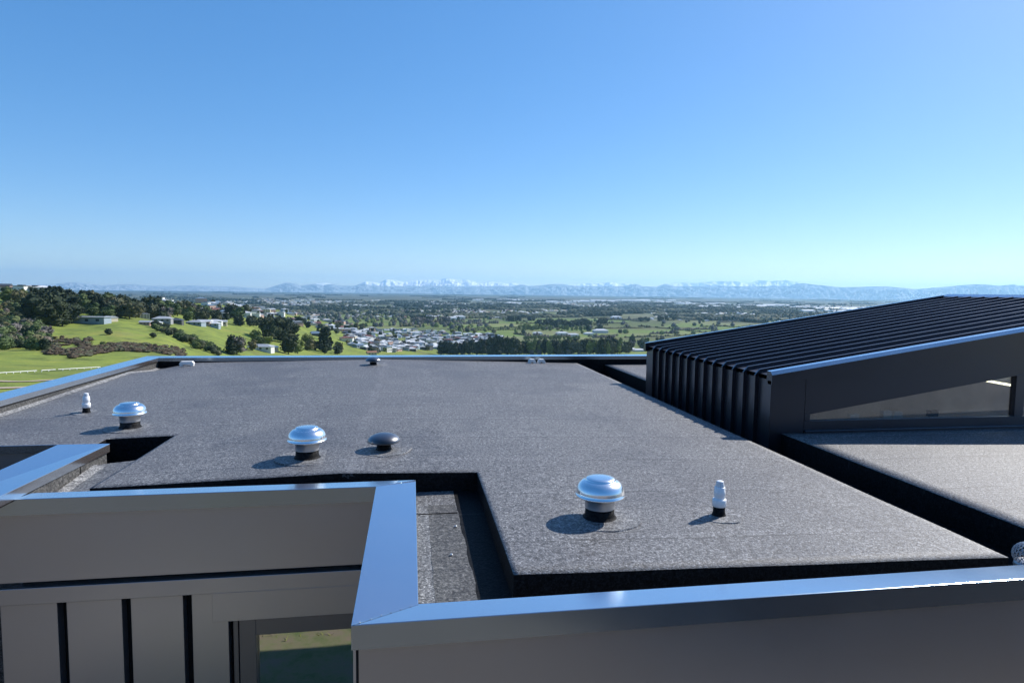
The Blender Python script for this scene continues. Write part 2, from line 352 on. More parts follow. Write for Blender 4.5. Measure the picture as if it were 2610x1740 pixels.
# ------------------------------------------------------------------ the flat roof
XL, XR, XRDK = -5.057, 3.65, 4.3
YF, YN, YNOTCH = 13.68, 3.26, 5.2
def dz(x, y):
    rid = -1.5+.0015*(y-5.2)
    sl = .030-.016*min(max((y-8)/5.5, 0), 1)
    corner = .10*min(max((-4.35-x)/.6, 0), 1)*min(max((y-12.2)/1.0, 0), 1)
    return rid-(sl*max(0, -.58-x)+.024*max(0, x+.58))-corner + .004*mn.noise(Vector((x*1.3, y*1.3, 0)))
def cell_sheet(xs, ys, zf, keep, skirt=None):
    b = MB(); idx = {}
    def vi(x, y):
        k = (round(x, 4), round(y, 4))
        if k not in idx: idx[k] = len(b.v); b.v.append((x, y, zf(x, y)))
        return idx[k]
    for i in range(len(xs)-1):
        for j in range(len(ys)-1):
            if keep((xs[i]+xs[i+1])/2, (ys[j]+ys[j+1])/2):
                b.f.append([vi(xs[i], ys[j]), vi(xs[i+1], ys[j]), vi(xs[i+1], ys[j+1]), vi(xs[i], ys[j+1])]); b.m.append(0); b.sm.append(True)
    if skirt is not None:                                    # rough rolled edge, then a vertical face
        from collections import Counter
        ec = Counter(); ed = {}
        for f in b.f:
            for a, c_ in zip(f, f[1:]+f[:1]): ec[frozenset((a, c_))] += 1; ed[frozenset((a, c_))] = (a, c_)
        low = {}
        for k, n in ec.items():
            if n == 1:
                a, c_ = ed[k]
                for q in (a, c_):
                    if q not in low:
                        x, y, z = b.v[q]; low[q] = len(b.v); b.v.append((x, y, skirt))
                b.f.append([a, low[a], low[c_], c_]); b.m.append(1); b.sm.append(False)
    return b
def cuts(lo, hi, step, extra=()):
    s = set(np.round(np.arange(lo, hi, step), 4)); s |= {round(e, 4) for e in extra if lo <= e <= hi}; s |= {round(lo, 4), round(hi, 4)}
    a = sorted(s); o = [a[0]]
    for q in a[1:]:
        if q-o[-1] < .02 and q not in extra and q != a[-1]: continue
        o.append(q)
    return o
HX0, HX1, HY0, HY1 = -3.1, -2.445, 6.02, 6.97
def keep(x, y):
    if HX0 < x < HX1 and HY0 < y < HY1: return False
    if x < -3.127: return y > 6.27
    if x < -2.755: return y > 6.27
    if x < HX1: return y > HY0
    if x < .545: return y > YNOTCH
    return y > YN
roof = empty('flat_roof', (0, 0, -1.5), 'dark grey granulated flat roof with vents, falling to both sides', 'roof')
bd = cell_sheet(cuts(XL, XR, .12, (-3.127, HX0, -2.755, HX1, -.58, .545)), cuts(YN, YF, .12, (YNOTCH, HY0, 6.27, HY1)), dz, keep, -1.9)
for q in range(len(bd.v)): bd.v[q] = (bd.v[q][0], bd.v[q][1], bd.v[q][2]+1.5)
bd.build('roof_deck', [M['membrane'], M['black_and_shade']], roof)  # vertical edge faces carry their shade as near-black colour
# membrane sheet laps: thin raised strips running across the roof
rp = MB()
def rampz(x, y):
    k = min(max((HY0-y)/(HY0-YNOTCH), 0), 1); s = min(max((HX1-x)/.31, 0), 1)
    return dz(x, y)-.0-.075*k*(.55+.45*s)-.02*s
rb = cell_sheet(cuts(-2.755, HX1, .06), cuts(5.0, HY0, .07), lambda x, y: rampz(x, y)+1.5, lambda x, y: True)
rb.build('outlet_ramp', M['membrane'], roof)
# gutter floors (lower than the deck), with their shade painted in near-black
for (x0, x1, y0, y1, z, nm, mm) in ((.0, .345, 2.97, YNOTCH, -1.68, 'gutter_floor', 'membrane'), (.345, .545, 2.97, YNOTCH, -1.681, 'gutter_floor', 'black_and_shade'), (.545, 3.65, 2.97, YN, -1.78, 'gutter_floor', 'black_and_shade'),
                            (3.65, 4.3, 2.97, YF, -1.86, 'gutter_floor', 'black_and_shade'), (HX0-.1, HX1, HY0, HY1, -1.88, 'sump_floor', 'black_and_shade')):
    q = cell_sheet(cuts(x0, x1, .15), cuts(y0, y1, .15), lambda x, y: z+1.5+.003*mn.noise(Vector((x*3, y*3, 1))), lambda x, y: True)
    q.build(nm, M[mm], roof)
# smoother membrane laps on the narrow gutter floor, jagged on the right
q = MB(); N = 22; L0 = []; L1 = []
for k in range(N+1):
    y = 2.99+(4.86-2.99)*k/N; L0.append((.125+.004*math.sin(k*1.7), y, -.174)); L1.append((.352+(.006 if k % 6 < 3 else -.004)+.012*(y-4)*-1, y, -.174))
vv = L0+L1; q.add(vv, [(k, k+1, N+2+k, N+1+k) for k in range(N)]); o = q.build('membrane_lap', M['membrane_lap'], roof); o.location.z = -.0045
q = MB(); q.box(.02, .345, 4.66, 4.664, -.18, -.1725); q.build('lap_joint', M['dark'], roof)
for (x, y) in ((.31, 4.38), (.25, 3.9)):
    q = MB(); q.lathe([(.011, 0), (.010, .004), (.005, .006)], 10, (x, y)); q.build('fixing', M['galv'], roof, (0, 0, -.172))
# right-hand roof deck
rk = lambda x, y: (y > 3.02 and not (4.2 < x and 6.74 < y < 10.86))
q = cell_sheet(cuts(XRDK, 12, .2), cuts(3.02, YF, .12, (6.74, 10.86)), lambda x, y: .0-.135+.004*mn.noise(Vector((x*1.3, y*1.3, 4))), rk, -.4)
rr_ = empty('flat_roof', (0, 0, -1.5), 'paler strip of granulated flat roof beside the ribbed skylight box, across the dark gutter', 'roof')
q.build('roof_deck', [M['membrane'], M['black_and_shade']], rr_)
# whitish fillet lines at the upstands
def strip(pts, wd, name, par, m_, z0=.012):
    q = MB(); vs = []; fs = []
    for i, (x, y, z) in enumerate(pts):
        j = .25*mn.noise(Vector((x*9, y*9, 0)))+1; vs += [(x, y, z+.03), (x+wd*j, y, z+z0-.006)]
    for i in range(len(pts)-1): fs.append((2*i, 2*i+1, 2*i+3, 2*i+2))
    q.add(vs, fs); return q.build(name, m_, par)
strip([(XL+.02, y, dz(XL, y)+1.5) for y in np.arange(7.2, 13.6, .1)], .07, 'fillet', roof, M['fillet'])
strip([(-2.75, y, rampz(-2.75, y)+1.5) for y in np.arange(5.3, 5.95, .04)], .10, 'fillet', roof, M['fillet'])

# ------------------------------------------------------------------ parapets
CT = .004
def capping(x0, x1, y0, y1, zf, name, par, drop_=.075, ends=(1, 1, 1, 1), mitre=None):
    """folded metal cap: top sheet with down-turned edges; zf(x, y) is its height"""
    q = MB(); c4 = mitre or [(x0, y0), (x1, y0), (x1, y1), (x0, y1)]
    t_ = [(x, y, zf(x, y)) for x, y in c4]; b_ = [(x, y, zf(x, y)-drop_) for x, y in c4]
    q.add(t_+b_, [(0, 1, 2, 3)]+[(i, (i+1) % 4, (i+1) % 4+4, i+4) for i in range(4) if ends[i]])
    return q.build(name, M['cap'], par, bevel=.004)
# far and left parapet (one L)
pf = empty('parapet', (XL, YF, -1.66), 'long parapet with blue-reflecting metal cap round the far and left roof edge', 'parapet')
def P0(o, z=1.66): return o
def lp(q, name, m_, par, bevel=0):
    o = q.build(name, m_, par, bevel=bevel)
    o.location = -Vector(par.location); return o
def lcap(par, *a, **k):
    o = capping(*a, name='cap', par=par, **k); o.location = -Vector(par.location); return o
WL = .355; zL = lambda x, y: -1.44
lcap(pf, 0, 0, 0, 0, zL, mitre=[(XL-WL, 2.0), (XL, 2.0), (XL, YF), (XL-WL, YF+WL)])
lcap(pf, 0, 0, 0, 0, zL, mitre=[(XL, YF), (13, YF), (13, YF+WL), (XL-WL, YF+WL)])
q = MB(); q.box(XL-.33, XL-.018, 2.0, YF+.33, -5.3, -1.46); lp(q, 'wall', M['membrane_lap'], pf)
q = MB(); q.box(XL-.016, 13, YF+.018, YF+.33, -5.3, -1.46); lp(q, 'wall', M['black_and_shade'], pf)
q = MB(); q.box(XL-.02, XL-.008, 2.0, YF, -1.535, -1.515); lp(q, 'drip_edge', M['dark'], pf)
for xj in (-2.2, .35, 2.9):
    q = MB(); q.box(xj, xj+.008, YF+.002, YF+WL, -1.4395, -1.437); lp(q, 'cap_joint', M['cap'], pf)
# middle-left parapet
ML0, ML1, MB0 = -3.127, -2.755, 6.125
pm = empty('parapet', (ML1, MB0, -1.66), 'short raised parapet corner with blue metal cap beside the square roof hole', 'parapet')
zm = lambda x, y: -1.42-.25*max(0, y-MB0)
lcap(pm, 0, 0, 0, 0, zm, mitre=[(ML0, 4.2), (ML1, 4.2), (ML1, MB0+.13), (ML0, MB0)])
lcap(pm, 0, 0, 0, 0, zm, mitre=[(-7, MB0), (ML0, MB0), (ML1, MB0+.13), (-7, MB0+.13)])
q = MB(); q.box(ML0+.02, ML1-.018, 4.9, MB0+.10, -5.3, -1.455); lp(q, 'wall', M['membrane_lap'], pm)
q = MB(); q.box(-7, ML0+.018, MB0+.02, MB0+.10, -5.3, -1.455); lp(q, 'wall', M['clad'], pm)
q = MB(); q.box(ML1-.019, ML1-.012, 4.5, MB0+.10, -1.52, -1.498); lp(q, 'drip_edge', M['dark'], pm)
q = MB(); q.box(ML1-.018, ML1-.0135, 5.75, 5.757, -1.64, -1.50); lp(q, 'membrane_joint', M['dark'], pm)
# front parapet: far-left run, corner run towards the camera, front-right run
FY, TY, CXL, CXR = 2.795, 4.82, -.268, .033
pt = empty('parapet', (CXL, FY, -1.7), 'stepped front parapet with wide pale blue metal cap and screwed corner mitre', 'parapet')
z1 = lambda x, y: -1.5-.12*max(0, min(y-FY, .3))
zc = lambda x, y: -1.5-.08*max(0, min(x-CXL, .3))
zt = lambda x, y: -1.5-.08*max(0, y-TY)
BK, WT = .205, .185
lcap(pt, 0, 0, 0, 0, z1, mitre=[(CXL, FY), (13, FY), (13, FY+BK), (CXR, FY+BK)], drop_=.118)
lcap(pt, 0, 0, 0, 0, zc, mitre=[(CXL, TY), (CXL, FY), (CXR, FY+BK), (CXR, TY+WT)], drop_=.118)
lcap(pt, 0, 0, 0, 0, zt, mitre=[(-7, TY), (CXL, TY), (CXR, TY+WT), (-7, TY+WT)], drop_=.118)
for k in range(6):
    s = .12+.15*k; x, y = CXL+(CXR-CXL)*s, FY+BK*s
    q = MB(); q.lathe([(.0045, 0), (.004, .002), (.002, .0032)], 12, (x, y)); o = q.build('rivet', M['cap'], pt, (-pt.location[0], -pt.location[1], -pt.location[2]+zc(x, y)+.0005))
for k in range(3):
    s = .35+.25*k; x, y = CXL+(CXR-CXL)*s, TY+WT*s
    q = MB(); q.lathe([(.0045, 0), (.004, .002), (.002, .0032)], 12, (x, y)); o = q.build('rivet', M['cap'], pt, (-pt.location[0], -pt.location[1], -pt.location[2]+zc(x, y)+.0005))
q = MB()   # mitre seam
q.add([(CXL, FY, -1.4975), (CXL+.012, FY, -1.4975), (CXR, FY+BK-.012, -1.522), (CXR, FY+BK, -1.522)], [(0, 1, 2, 3)]); lp(q, 'mitre_seam', M['cap'], pt)
# wall behind the caps
q = MB(); q.box(CXL+.03, 13, FY+.028, FY+.2, -5.3, -1.6); lp(q, 'cladding', M['clad'], pt)
q = MB(); q.box(CXL+.018, CXL+.027, FY+.03, FY+.2, -5.3, -1.6); lp(q, 'corner_trim', M['dark'], pt)
q = MB(); q.box(CXL+.006, CXL+.018, FY+.026, FY+.2, -5.3, -1.6); lp(q, 'corner_trim', M['galv'], pt)
q = MB(); q.box(CXL+.03, CXR-.02, FY+.203, TY+.02, -5.3, -1.6); lp(q, 'side_wall', M['clad'], pt)
# recessed facade under the far-left run
fa = empty('clad_wall', (-2.5, TY, -5.3), 'recessed grey-brown wall with vertical cladding and a window, below the front-left cap', 'wall')
q = MB(); q.box(-7, CXL+.03, TY+.13, TY+.2, -5.3, -1.63); lp(q, 'backing', M['dark'], fa)
q = MB(); q.box(-7, CXL+.03, TY+.022, TY+.12, -2.117, -1.6); lp(q, 'upper_panel', M['clad'], fa, .003)
q = MB(); q.box(-7, CXL+.03, TY+.01, TY+.12, -2.275, -2.155); lp(q, 'band_panel', M['clad'], fa, .003)
GX = [-2.50-.43*k for k in range(7, -1, -1)]+[-2.07, -1.65]
edges = GX+[-1.33]
for a, b_ in zip(edges[:-1], edges[1:]):
    x1 = b_-.03 if b_ != -1.33 else -1.364
    q = MB(); q.box(a+.03, x1, TY+.035, TY+.12, -5.3, -2.278 if b_ != -1.33 else -2.278); lp(q, 'cladding_panel', M['clad'], fa, .003)
q = MB(); q.box(-1.472, CXL+.03, TY+.02, TY+.034, -2.502, -2.278); lp(q, 'lintel_panel', M['clad'], fa, .002)
wn = MB()
for (x0, x1, y0, y1, z0, z1_) in ((-1.335, -1.30, TY+.05, TY+.12, -5.3, -2.504), (-1.287, -1.168, TY+.03, TY+.12, -4.6, -2.504),
                                  (-1.168, CXL+.02, TY+.03, TY+.12, -2.63, -2.504)):
    wn.box(x0, x1, y0, y1, z0, z1_)
M['frame'] = metal('frame_metal', (.045, .046, .05), .08, .6, .35)
wo = wn.build('window', M['frame'], fa, -Vector(fa.location), bevel=.003)
q = MB(); q.box(-1.168, CXL+.02, TY+.085, TY+.09, -4.6, -2.632); q.build('pane', M['glass_refl'], wo)
q = MB(); q.box(-1.7, .0, TY+.11, TY+.12, -4.7, -2.3)

# ------------------------------------------------------------------ ribbed skylight box
SX, SY0, SY1, SZ, RX, SLP = 4.2, 6.74, 10.864, -.954, 10.2, .155
sk = empty('roof_lantern', (SX, SY0, -1.86), 'black ribbed monitor skylight rising to the right with a triangular side window', 'skylight')
def rz_(x): return SZ+SLP*(min(x, RX)-SX)-.1*max(0, x-RX)
T = .05
q = MB(); q.box(SX, SX+.06, SY0+.02, SY1-.02, -1.86, SZ-.012); lp(q, 'side_panel', M['black_metal'], sk)
q = MB(); q.prism([(SX, SZ-.01), (RX, rz_(RX)-.01), (RX, rz_(RX)-.06), (SX, SZ-.06)], SY0+.05, SY1-.05); lp(q, 'roof_panel', M['black_metal'], sk)
q = MB(); q.prism([(RX, rz_(RX)-.01), (13, rz_(13)-.01), (13, rz_(13)-.06), (RX, rz_(RX)-.06)], SY0+.05, SY1-.05); lp(q, 'roof_panel', M['black_metal'], sk)
fin = MB(); fd, ft = .05, .024
fin.prism([(SX-fd, -1.84), (SX, -1.84), (SX, SZ-.008), (RX-.06, rz_(RX-.06)-.008), (RX-.06, rz_(RX-.06)+fd-.01), (SX+.01, SZ+fd-.012), (SX-fd, SZ-.03)], 0, ft)
fme = fin.mesh('batten', M['black_metal'])
for k in range(13):
    o = inst('batten', fme, sk); o.location = Vector((0, 7.10+.277*k, 0))-Vector(sk.location)
# rake flashings (near, far) with a sloped bright top face
def rake(y0, y1, sgn):
    q = MB(); vs = []; 
    prof = [(y0, -.10), (y0, .012), (y0+sgn*.035, .052), (y1, .052), (y1, -.10)]
    xs = [SX-.055, RX+.0, 13]
    for x in xs:
        for (y, dz_) in prof: vs.append((x, y, rz_(max(x, SX))+dz_))
    n = 5
    fs = [tuple(range(n)), tuple(range(2*n+n-1, 2*n-1, -1))]
    for s in range(2):
        for i in range(n): fs.append((s*n+i, s*n+(i+1) % n, (s+1)*n+(i+1) % n, (s+1)*n+i))
    q.add(vs, fs); q.m = [0, 0]+[(1 if i in (1, 2) else 0) for s in range(2) for i in range(n)]; return q
lp(rake(SY0-.012, SY0+.10, 1), 'rake_flashing', [M['black_metal'], M['cap']], sk)
lp(rake(SY1, SY1-.10, -1), 'rake_flashing', [M['black_metal'], M['cap']], sk)
q = MB(); q.prism([(RX-.09, rz_(RX-.09)+.03), (RX, rz_(RX)+.065), (RX+.1, rz_(RX+.1)+.03), (RX, rz_(RX)-.02)], SY0+.11, SY1-.11); lp(q, 'ridge_cap', M['cap'], sk)
# front wall pieces
gz = lambda x: rz_(x)-.53
def wallpoly(poly, name, y0=SY0, y1=SY0+.08, m_='black_metal', bev=.002):
    q = MB(); q.prism(poly, y0, y1); return lp(q, name, M[m_], sk, bev)
wallpoly([(SX-.055, -1.86), (SX+.385, -1.86), (SX+.385, rz_(SX+.385)-.05), (SX, SZ-.05), (SX-.055, SZ-.055)], 'corner_panel')
wallpoly([(SX+.391, gz(4.665)), (4.665, gz(4.665)), (RX, gz(RX)), (RX, rz_(RX)-.05), (SX+.391, rz_(SX+.391)-.05)], 'fascia_panel', SY0+.003)
wallpoly([(SX+.391, -1.488), (4.665, -1.488), (4.665, gz(4.665)-.002), (SX+.391, gz(4.665)-.002)], 'corner_panel', SY0+.003)
wallpoly([(SX+.391, -1.60), (13, -1.60), (13, -1.492), (SX+.391, -1.492)], 'bottom_rail', SY0+.003)
wallpoly([(SX+.391, -1.66), (13, -1.66), (13, -1.602), (SX+.391, -1.602)], 'sill', SY0-.03, SY0+.08, 'black_metal', .006)
wallpoly([(RX+.004, gz(RX)-.03), (13, gz(RX)-.33), (13, rz_(13)-.05), (RX+.004, rz_(RX)-.05)], 'fascia_panel', SY0+.003)
for (xa, xb) in ((7.47, 7.60), (10.2, 10.34)):
    wallpoly([(xa, -1.49), (xb, -1.49), (xb, min(gz(xb), gz(RX))-.002), (xa, gz(xa)-.002)], 'mullion', SY0+.004)
def pane(poly):
    q = MB(); q.prism(poly, SY0+.045, SY0+.05); return lp(q, 'pane', M['glass'], sk)
pane([(4.667, -1.49), (7.468, -1.49), (7.468, gz(7.468)), (4.667, gz(4.667))])
pane([(7.602, -1.49), (10.198, -1.49), (10.198, gz(10.198)), (7.602, gz(7.602))])
# the room seen through the glass
rm = MB(); rm.prism([(4.28, -2.54), (12.9, -2.54), (12.9, -.36), (RX, -.2), (4.28, -1.06)], SY0+2.6, SY0+2.7); lp(rm, 'back_wall', M['interior'], sk)
rm = MB(); rm.prism([(4.28, -1.10), (RX, -.18), (12.9, -.34), (12.9, -.30), (RX, -.14), (4.28, -1.06)], SY0+.09, SY0+2.6); lp(rm, 'ceiling', M['interior'], sk)
rm = MB(); rm.box(SX+.08, 12.9, SY0+.09, SY0+2.6, -2.6, -2.55); lp(rm, 'floor', M['interior'], sk)
def aty(x, y, d): q_ = ray(x, y); return q_*(d/q_[1])
la, lb = aty(2526, 969, 7.15), aty(2640, 990, 7.15); lm = MB()
lm.prism([(la[0], la[2]-.028), (lb[0], lb[2]-.028), (lb[0], lb[2]), (la[0], la[2])], 7.15, 7.22); lp(lm, 'strip_light', M['lamp'], sk)
for xa in (5.3, 5.75, 5.9, 6.4):
    lm = MB(); lm.box(xa, xa+.12, SY0+.14, SY0+.2, -1.5, -1.44+.02*math.sin(xa*9)); lp(lm, 'ledge_item', M['white'] if xa < 6 else M['dark'], sk)
q = MB(); q.box(SX+.06, 13, SY1-.06, SY1-.0, -1.86, -1.1); lp(q, 'rear_wall', M['black_metal'], sk)

wg = empty('reflection_blocker', (7, -5, -5.3), 'dark ribbed wing of the house standing behind the viewpoint', 'light blocker')
q = MB(); q.box(5.4, 14, -9, -1.6, -5.3, -1.3); lp(q, 'wall', M['black_metal'], wg)  # unseen block, added so the front wall mirrors something dark
q = MB(); q.box(5.3, 14.1, -9.1, -1.5, -1.298, -1.2); lp(q, 'roof', M['black_metal'], wg)
q = MB(); q.box(0, .04, 0, .03, 0, 3.95); rme = q.mesh('batten', M['black_metal'])
for k in range(19): inst('batten', rme, wg, Vector((5.6+.42*k, -1.598, -5.29))-Vector(wg.location))

# ------------------------------------------------------------------ vents
def on_deck(x, y):
    h = 1.5
    for _ in range(12): p_ = atz(x, y, h); h = -dz(p_[0], p_[1])
    return p_
def patch(par, r0, nm='flashing_patch'):
    q = MB(); vs = [(0, 0, .006)]; n = 48
    for k in range(n):
        a = 2*math.pi*k/n; r_ = r0*(1+.03*math.sin(3*a)+.02*math.sin(7*a)); vs.append((r_*math.cos(a), r_*math.sin(a), .0055))
    for k in range(n):
        a = 2*math.pi*k/n; r_ = r0*(1+.03*math.sin(3*a)+.02*math.sin(7*a))+.004; vs.append((r_*math.cos(a), r_*math.sin(a), -.004))
    q.add(vs, [(0, 1+k, 1+(k+1) % n) for k in range(n)]+[(1+k, 1+n+k, 1+n+(k+1) % n, 1+(k+1) % n) for k in range(n)]); q.build(nm, M['patch'], par)
def cowl(px, py, label, s=1.):
    p_ = on_deck(px, py); c_ = empty('roof_vent', (p_[0], p_[1]+.09*s, p_[2]), label, 'roof vent', 'shiny mushroom vents on the flat roof', rz=random.uniform(0, 3)); c_.scale = (s, s, s)
    patch(c_, .27)
    q = MB(); q.lathe([(.125, 0), (.108, .012), (.1, .03), (.098, .08)], 36, smooth=True); q.build('sleeve', M['black_and_shade'], c_)
    q = MB(); q.lathe([(.103, .075), (.104, .135), (.116, .14), (.118, .165), (.112, .168)], 48); nk = q.build('neck', M['galv'], c_)
    q = MB(); q.box(.1025, .108, -.006, .006, .078, .134); q.build('seam', M['galv'], nk)
    q = MB(); q.lathe([(.112, .162), (.150, .158), (.168, .158), (.170, .163), (.168, .170), (.164, .172), (.1645, .19), (.160, .215), (.145, .238), (.128, .254), (.110, .262), (.101, .264), (.100, .272), (.093, .279), (.06, .283), (.01, .284)], 64)
    q.build('cap', M['zinc'], c_)
def dome(px, py, label):
    p_ = on_deck(px, py); c_ = empty('roof_vent', (p_[0], p_[1]+.05, p_[2]), label, 'roof vent', 'low dark domed roof vents')
    patch(c_, .25)
    q = MB(); q.lathe([(.085, 0), (.07, .012), (.066, .03), (.066, .06)], 32); q.build('sleeve', M['black_and_shade'], c_)
    q = MB(); q.lathe([(.064, .055), (.064, .085)], 32); q.build('neck', M['galv'], c_)
    pr = [(.148, .078), (.152, .080)]+[(.152*math.cos(a), .082+.078*math.sin(a)) for a in np.linspace(.06, 1.5, 12)]
    q = MB(); q.lathe(pr, 56); q.build('cap', M['dome'], c_)
def pvc(px, py, label, lean=0):
    p_ = on_deck(px, py); c_ = empty('vent_pipe', (p_[0], p_[1]+.04, p_[2]), label, 'vent pipe', 'white vent pipes')
    c_.rotation_euler = (lean, lean*.6, .4)
    patch(c_, .16)
    q = MB(); q.lathe([(.055, 0), (.045, .012), (.041, .03), (.041, .075)], 28); q.build('sleeve', M['black_and_shade'], c_)
    q = MB(); q.lathe([(.044, .068), (.0475, .070), (.0475, .118), (.045, .122), (.036, .122)], 32); q.build('socket', M['pvc'], c_)
    q = MB(); q.lathe([(.036, .120), (.037, .150), (.0395, .154), (.0395, .178), (.037, .183), (.037, .205), (.033, .209)], 32); q.build('pipe', M['pvc'], c_)
    q = MB()
    for k in range(14):
        a0 = 2*math.pi*k/14; a1 = a0+.30
        vs = [(r_*math.cos(a), r_*math.sin(a), z) for (r_, z) in ((.034, .2), (.0235, .246)) for a in (a0, a1)]
        vs += [(r_*.9*math.cos(a), r_*.9*math.sin(a), z) for (r_, z) in ((.034, .2), (.0235, .246)) for a in (a0, a1)]
        q.add(vs, [(0, 1, 3, 2), (4, 6, 7, 5), (0, 2, 6, 4), (1, 5, 7, 3)])
    q.lathe([(.0, .25), (.02, .25), (.024, .247), (.024, .241), (.018, .240)], 28, close=False); q.lathe([(.027, .2), (.019, .243)], 20); q.build('slotted_cap', M['pvc'], c_)
cowl(1538, 1330, 'silver mushroom vent nearest the camera, beside the near white vent pipe')
cowl(779, 1173, 'silver mushroom vent standing beside the low dark domed vent')
cowl(323, 1094, 'silver mushroom vent next to the far white pipe behind the short parapet')
pvc(1839, 1318, 'white slotted vent pipe right of the nearest silver mushroom vent')
pvc(216, 1053, 'small white vent pipe near the left parapet, leftmost on the roof', .05)
dome(978, 1149, 'low dark domed vent on the roof right of a silver mushroom vent')
dome(951, 930.5, 'small dark domed vent at the far edge of the roof')
def whitebox(px, py, label, wd, rz=0):
    p_ = on_deck(px, py); c_ = empty('overflow_cover', (p_[0], p_[1], p_[2]), label, 'roof fitting', rz=rz)
    q = MB(); q.prism([(-wd/2, .05), (-wd/2+.03, .09), (wd/2-.03, .09), (wd/2, .05), (wd/2, .035), (-wd/2, .035)], 0, .12); q.build('cover', M['white'], c_)
    for s in (-1, 1):
        q = MB(); q.box(s*wd*.36-.03, s*wd*.36+.03, 0.01, .1, 0, .034); q.build('foot', M['white'], c_)
whitebox(475, 933, 'white cover fitting on the roof near the far-left parapet corner', .26, .1)
whitebox(1357, 926, 'left one of two small white fittings by the far parapet', .15)
whitebox(1381, 926, 'right one of two small white fittings by the far parapet', .15)
# leaf guard: a wire mesh ball on the gutter outlet
p_ = np.array([4.02, 3.44, -1.78])
lg = empty('leaf_guard', p_, 'wire mesh leaf guard ball on the gutter outlet at the right edge', 'leaf guard')
q = MB(); n = 14
def tube(q, a, b, r_, k=6):
    a, b = Vector(a), Vector(b); d = (b-a).normalized(); u = d.orthogonal().normalized(); v = d.cross(u)
    vs = [tuple(c+u*r_*math.cos(2*math.pi*i/k)+v*r_*math.sin(2*math.pi*i/k)) for c in (a, b) for i in range(k)]
    q.add(vs, [(i, (i+1) % k, (i+1) % k+k, i+k) for i in range(k)], smooth=True)
for k in range(22):
    for sgn in (1, -1):
        prev = None
        for j in range(9):
            el = -.5+j*.24; a = 2*math.pi*k/22+sgn*j*.16
            cur = (.10*math.cos(el)*math.cos(a), .10*math.cos(el)*math.sin(a), .09+.085*math.sin(el))
            if prev: tube(q, prev, cur, .0022, 4)
            prev = cur
q.build('mesh_ball', M['galv'], lg)
q = MB(); q.lathe([(.085, 0), (.09, .02), (.085, .045)], 24); q.build('collar', M['galv'], lg)

# ------------------------------------------------------------------ vegetation
def foliage(name, cols, sub=.0):
    m, t, p = mat(name, cols[1], .8); P = objco(t); p.inputs['Specular IOR Level'].default_value = .15
    oi = t.nodes.new('ShaderNodeObjectInfo')
    n1 = nz(t, .35, 4, .7, P)
    c = ramp(t, n1, [(.3, cols[0]), (.5, cols[1]), (.72, cols[2])])
    c = mix(t, c, ramp(t, oi.outputs['Random'], [(0, (.7, .75, .75)), (.5, (1, 1, 1)), (1, (1.3, 1.15, .95))]), 1., 'MULTIPLY')
    t.links.new(c, p.inputs['Base Color']); return m
FM = {
 'dark': foliage('dark_needles', ((.018, .028, .018), (.032, .046, .026), (.055, .07, .038))),
 'green': foliage('green_leaves', ((.045, .07, .028), (.085, .12, .045), (.15, .175, .08))),
 'olive': foliage('olive_leaves', ((.055, .062, .036), (.1, .105, .058), (.15, .145, .09))),
 'willow': foliage('willow_leaves', ((.10, .13, .035), (.17, .2, .06), (.24, .25, .09))),
 'bare': foliage('bare_twigs', ((.10, .088, .08), (.17, .15, .135), (.24, .215, .19))),
 'brown': foliage('brown_scrub', ((.045, .038, .026), (.08, .064, .045), (.12, .1, .065)))}
bark, t, p = mat('bark', (.07, .055, .04), .9)
def crown_arrays(kind, nl, seed, coarse=False):
    """leaf clumps spread through an uneven crown, unit height 1, unit radius .5"""
    g_ = np.random.default_rng(seed); vs = []; fs = []
    lobes = []
    if kind == 'poplar': lobes = [((0, 0, .25+.14*i), .13+.03*g_.random(), .16) for i in range(5)]
    elif kind == 'cone': lobes = [((0, 0, .2+.15*i), .34-.055*i, .13) for i in range(5)]
    elif kind == 'shrub':
        lobes = [((.18*math.cos(a)*g_.random(), .18*math.sin(a)*g_.random(), .3+.25*g_.random()), .3+.1*g_.random(), .3) for a in np.linspace(0, 6, 6)]
    else:
        lobes = [((0, 0, .55), .34, .34), ((.08, .05, .3), .3, .22), ((-.1, -.04, .26), .26, .2)]
        for i in range(8):
            a = g_.random()*6.28; rr_2 = .14+.16*g_.random(); lobes.append(((rr_2*math.cos(a), rr_2*math.sin(a), .4+.38*g_.random()), .15+.1*g_.random(), .14+.08*g_.random()))
    lobes = [(np.array(c_), rx, rz2) for c_, rx, rz2 in lobes]
    # inner masses keep the crown from being transparent
    for c_, rx, rz2 in lobes:
        n = 6 if coarse else 8; m_ = 3 if coarse else 5
        b = len(vs)
        for j in range(m_):
            el = -math.pi/2+math.pi*(j+.5)/m_
            for k in range(n):
                a = 2*math.pi*k/n+j*.4; jit = .66+.26*g_.random()
                vs.append(c_+np.array([rx*math.cos(el)*math.cos(a), rx*math.cos(el)*math.sin(a), rz2*math.sin(el)])*jit)
        for j in range(m_-1):
            for k in range(n): fs.append((b+j*n+k, b+j*n+(k+1) % n, b+(j+1)*n+(k+1) % n, b+(j+1)*n+k))
        fs.append(tuple(b+(m_-1)*n+k for k in range(n))); fs.append(tuple(b+k for k in reversed(range(n))))
    for _ in range(nl):
        c_, rx, rz2 = lobes[g_.integers(len(lobes))]
        d = g_.normal(size=3); d /= np.linalg.norm(d)
        if d[2] < -.4: d[2] *= -.5
        q_ = c_+d*np.array([rx, rx, rz2])*(.72+.4*g_.random())
        s = (.035+.04*g_.random())*(1.7 if coarse else 1)
        u = g_.normal(size=3)+d*.2; u /= np.linalg.norm(u); v = np.cross(u, g_.normal(size=3)); v /= np.linalg.norm(v)
        b = len(vs); vs += [q_-u*s, q_+v*s*.7, q_+u*s, q_-v*s*.7]; fs.append((b, b+1, b+2, b+3))
    return np.array(vs), fs
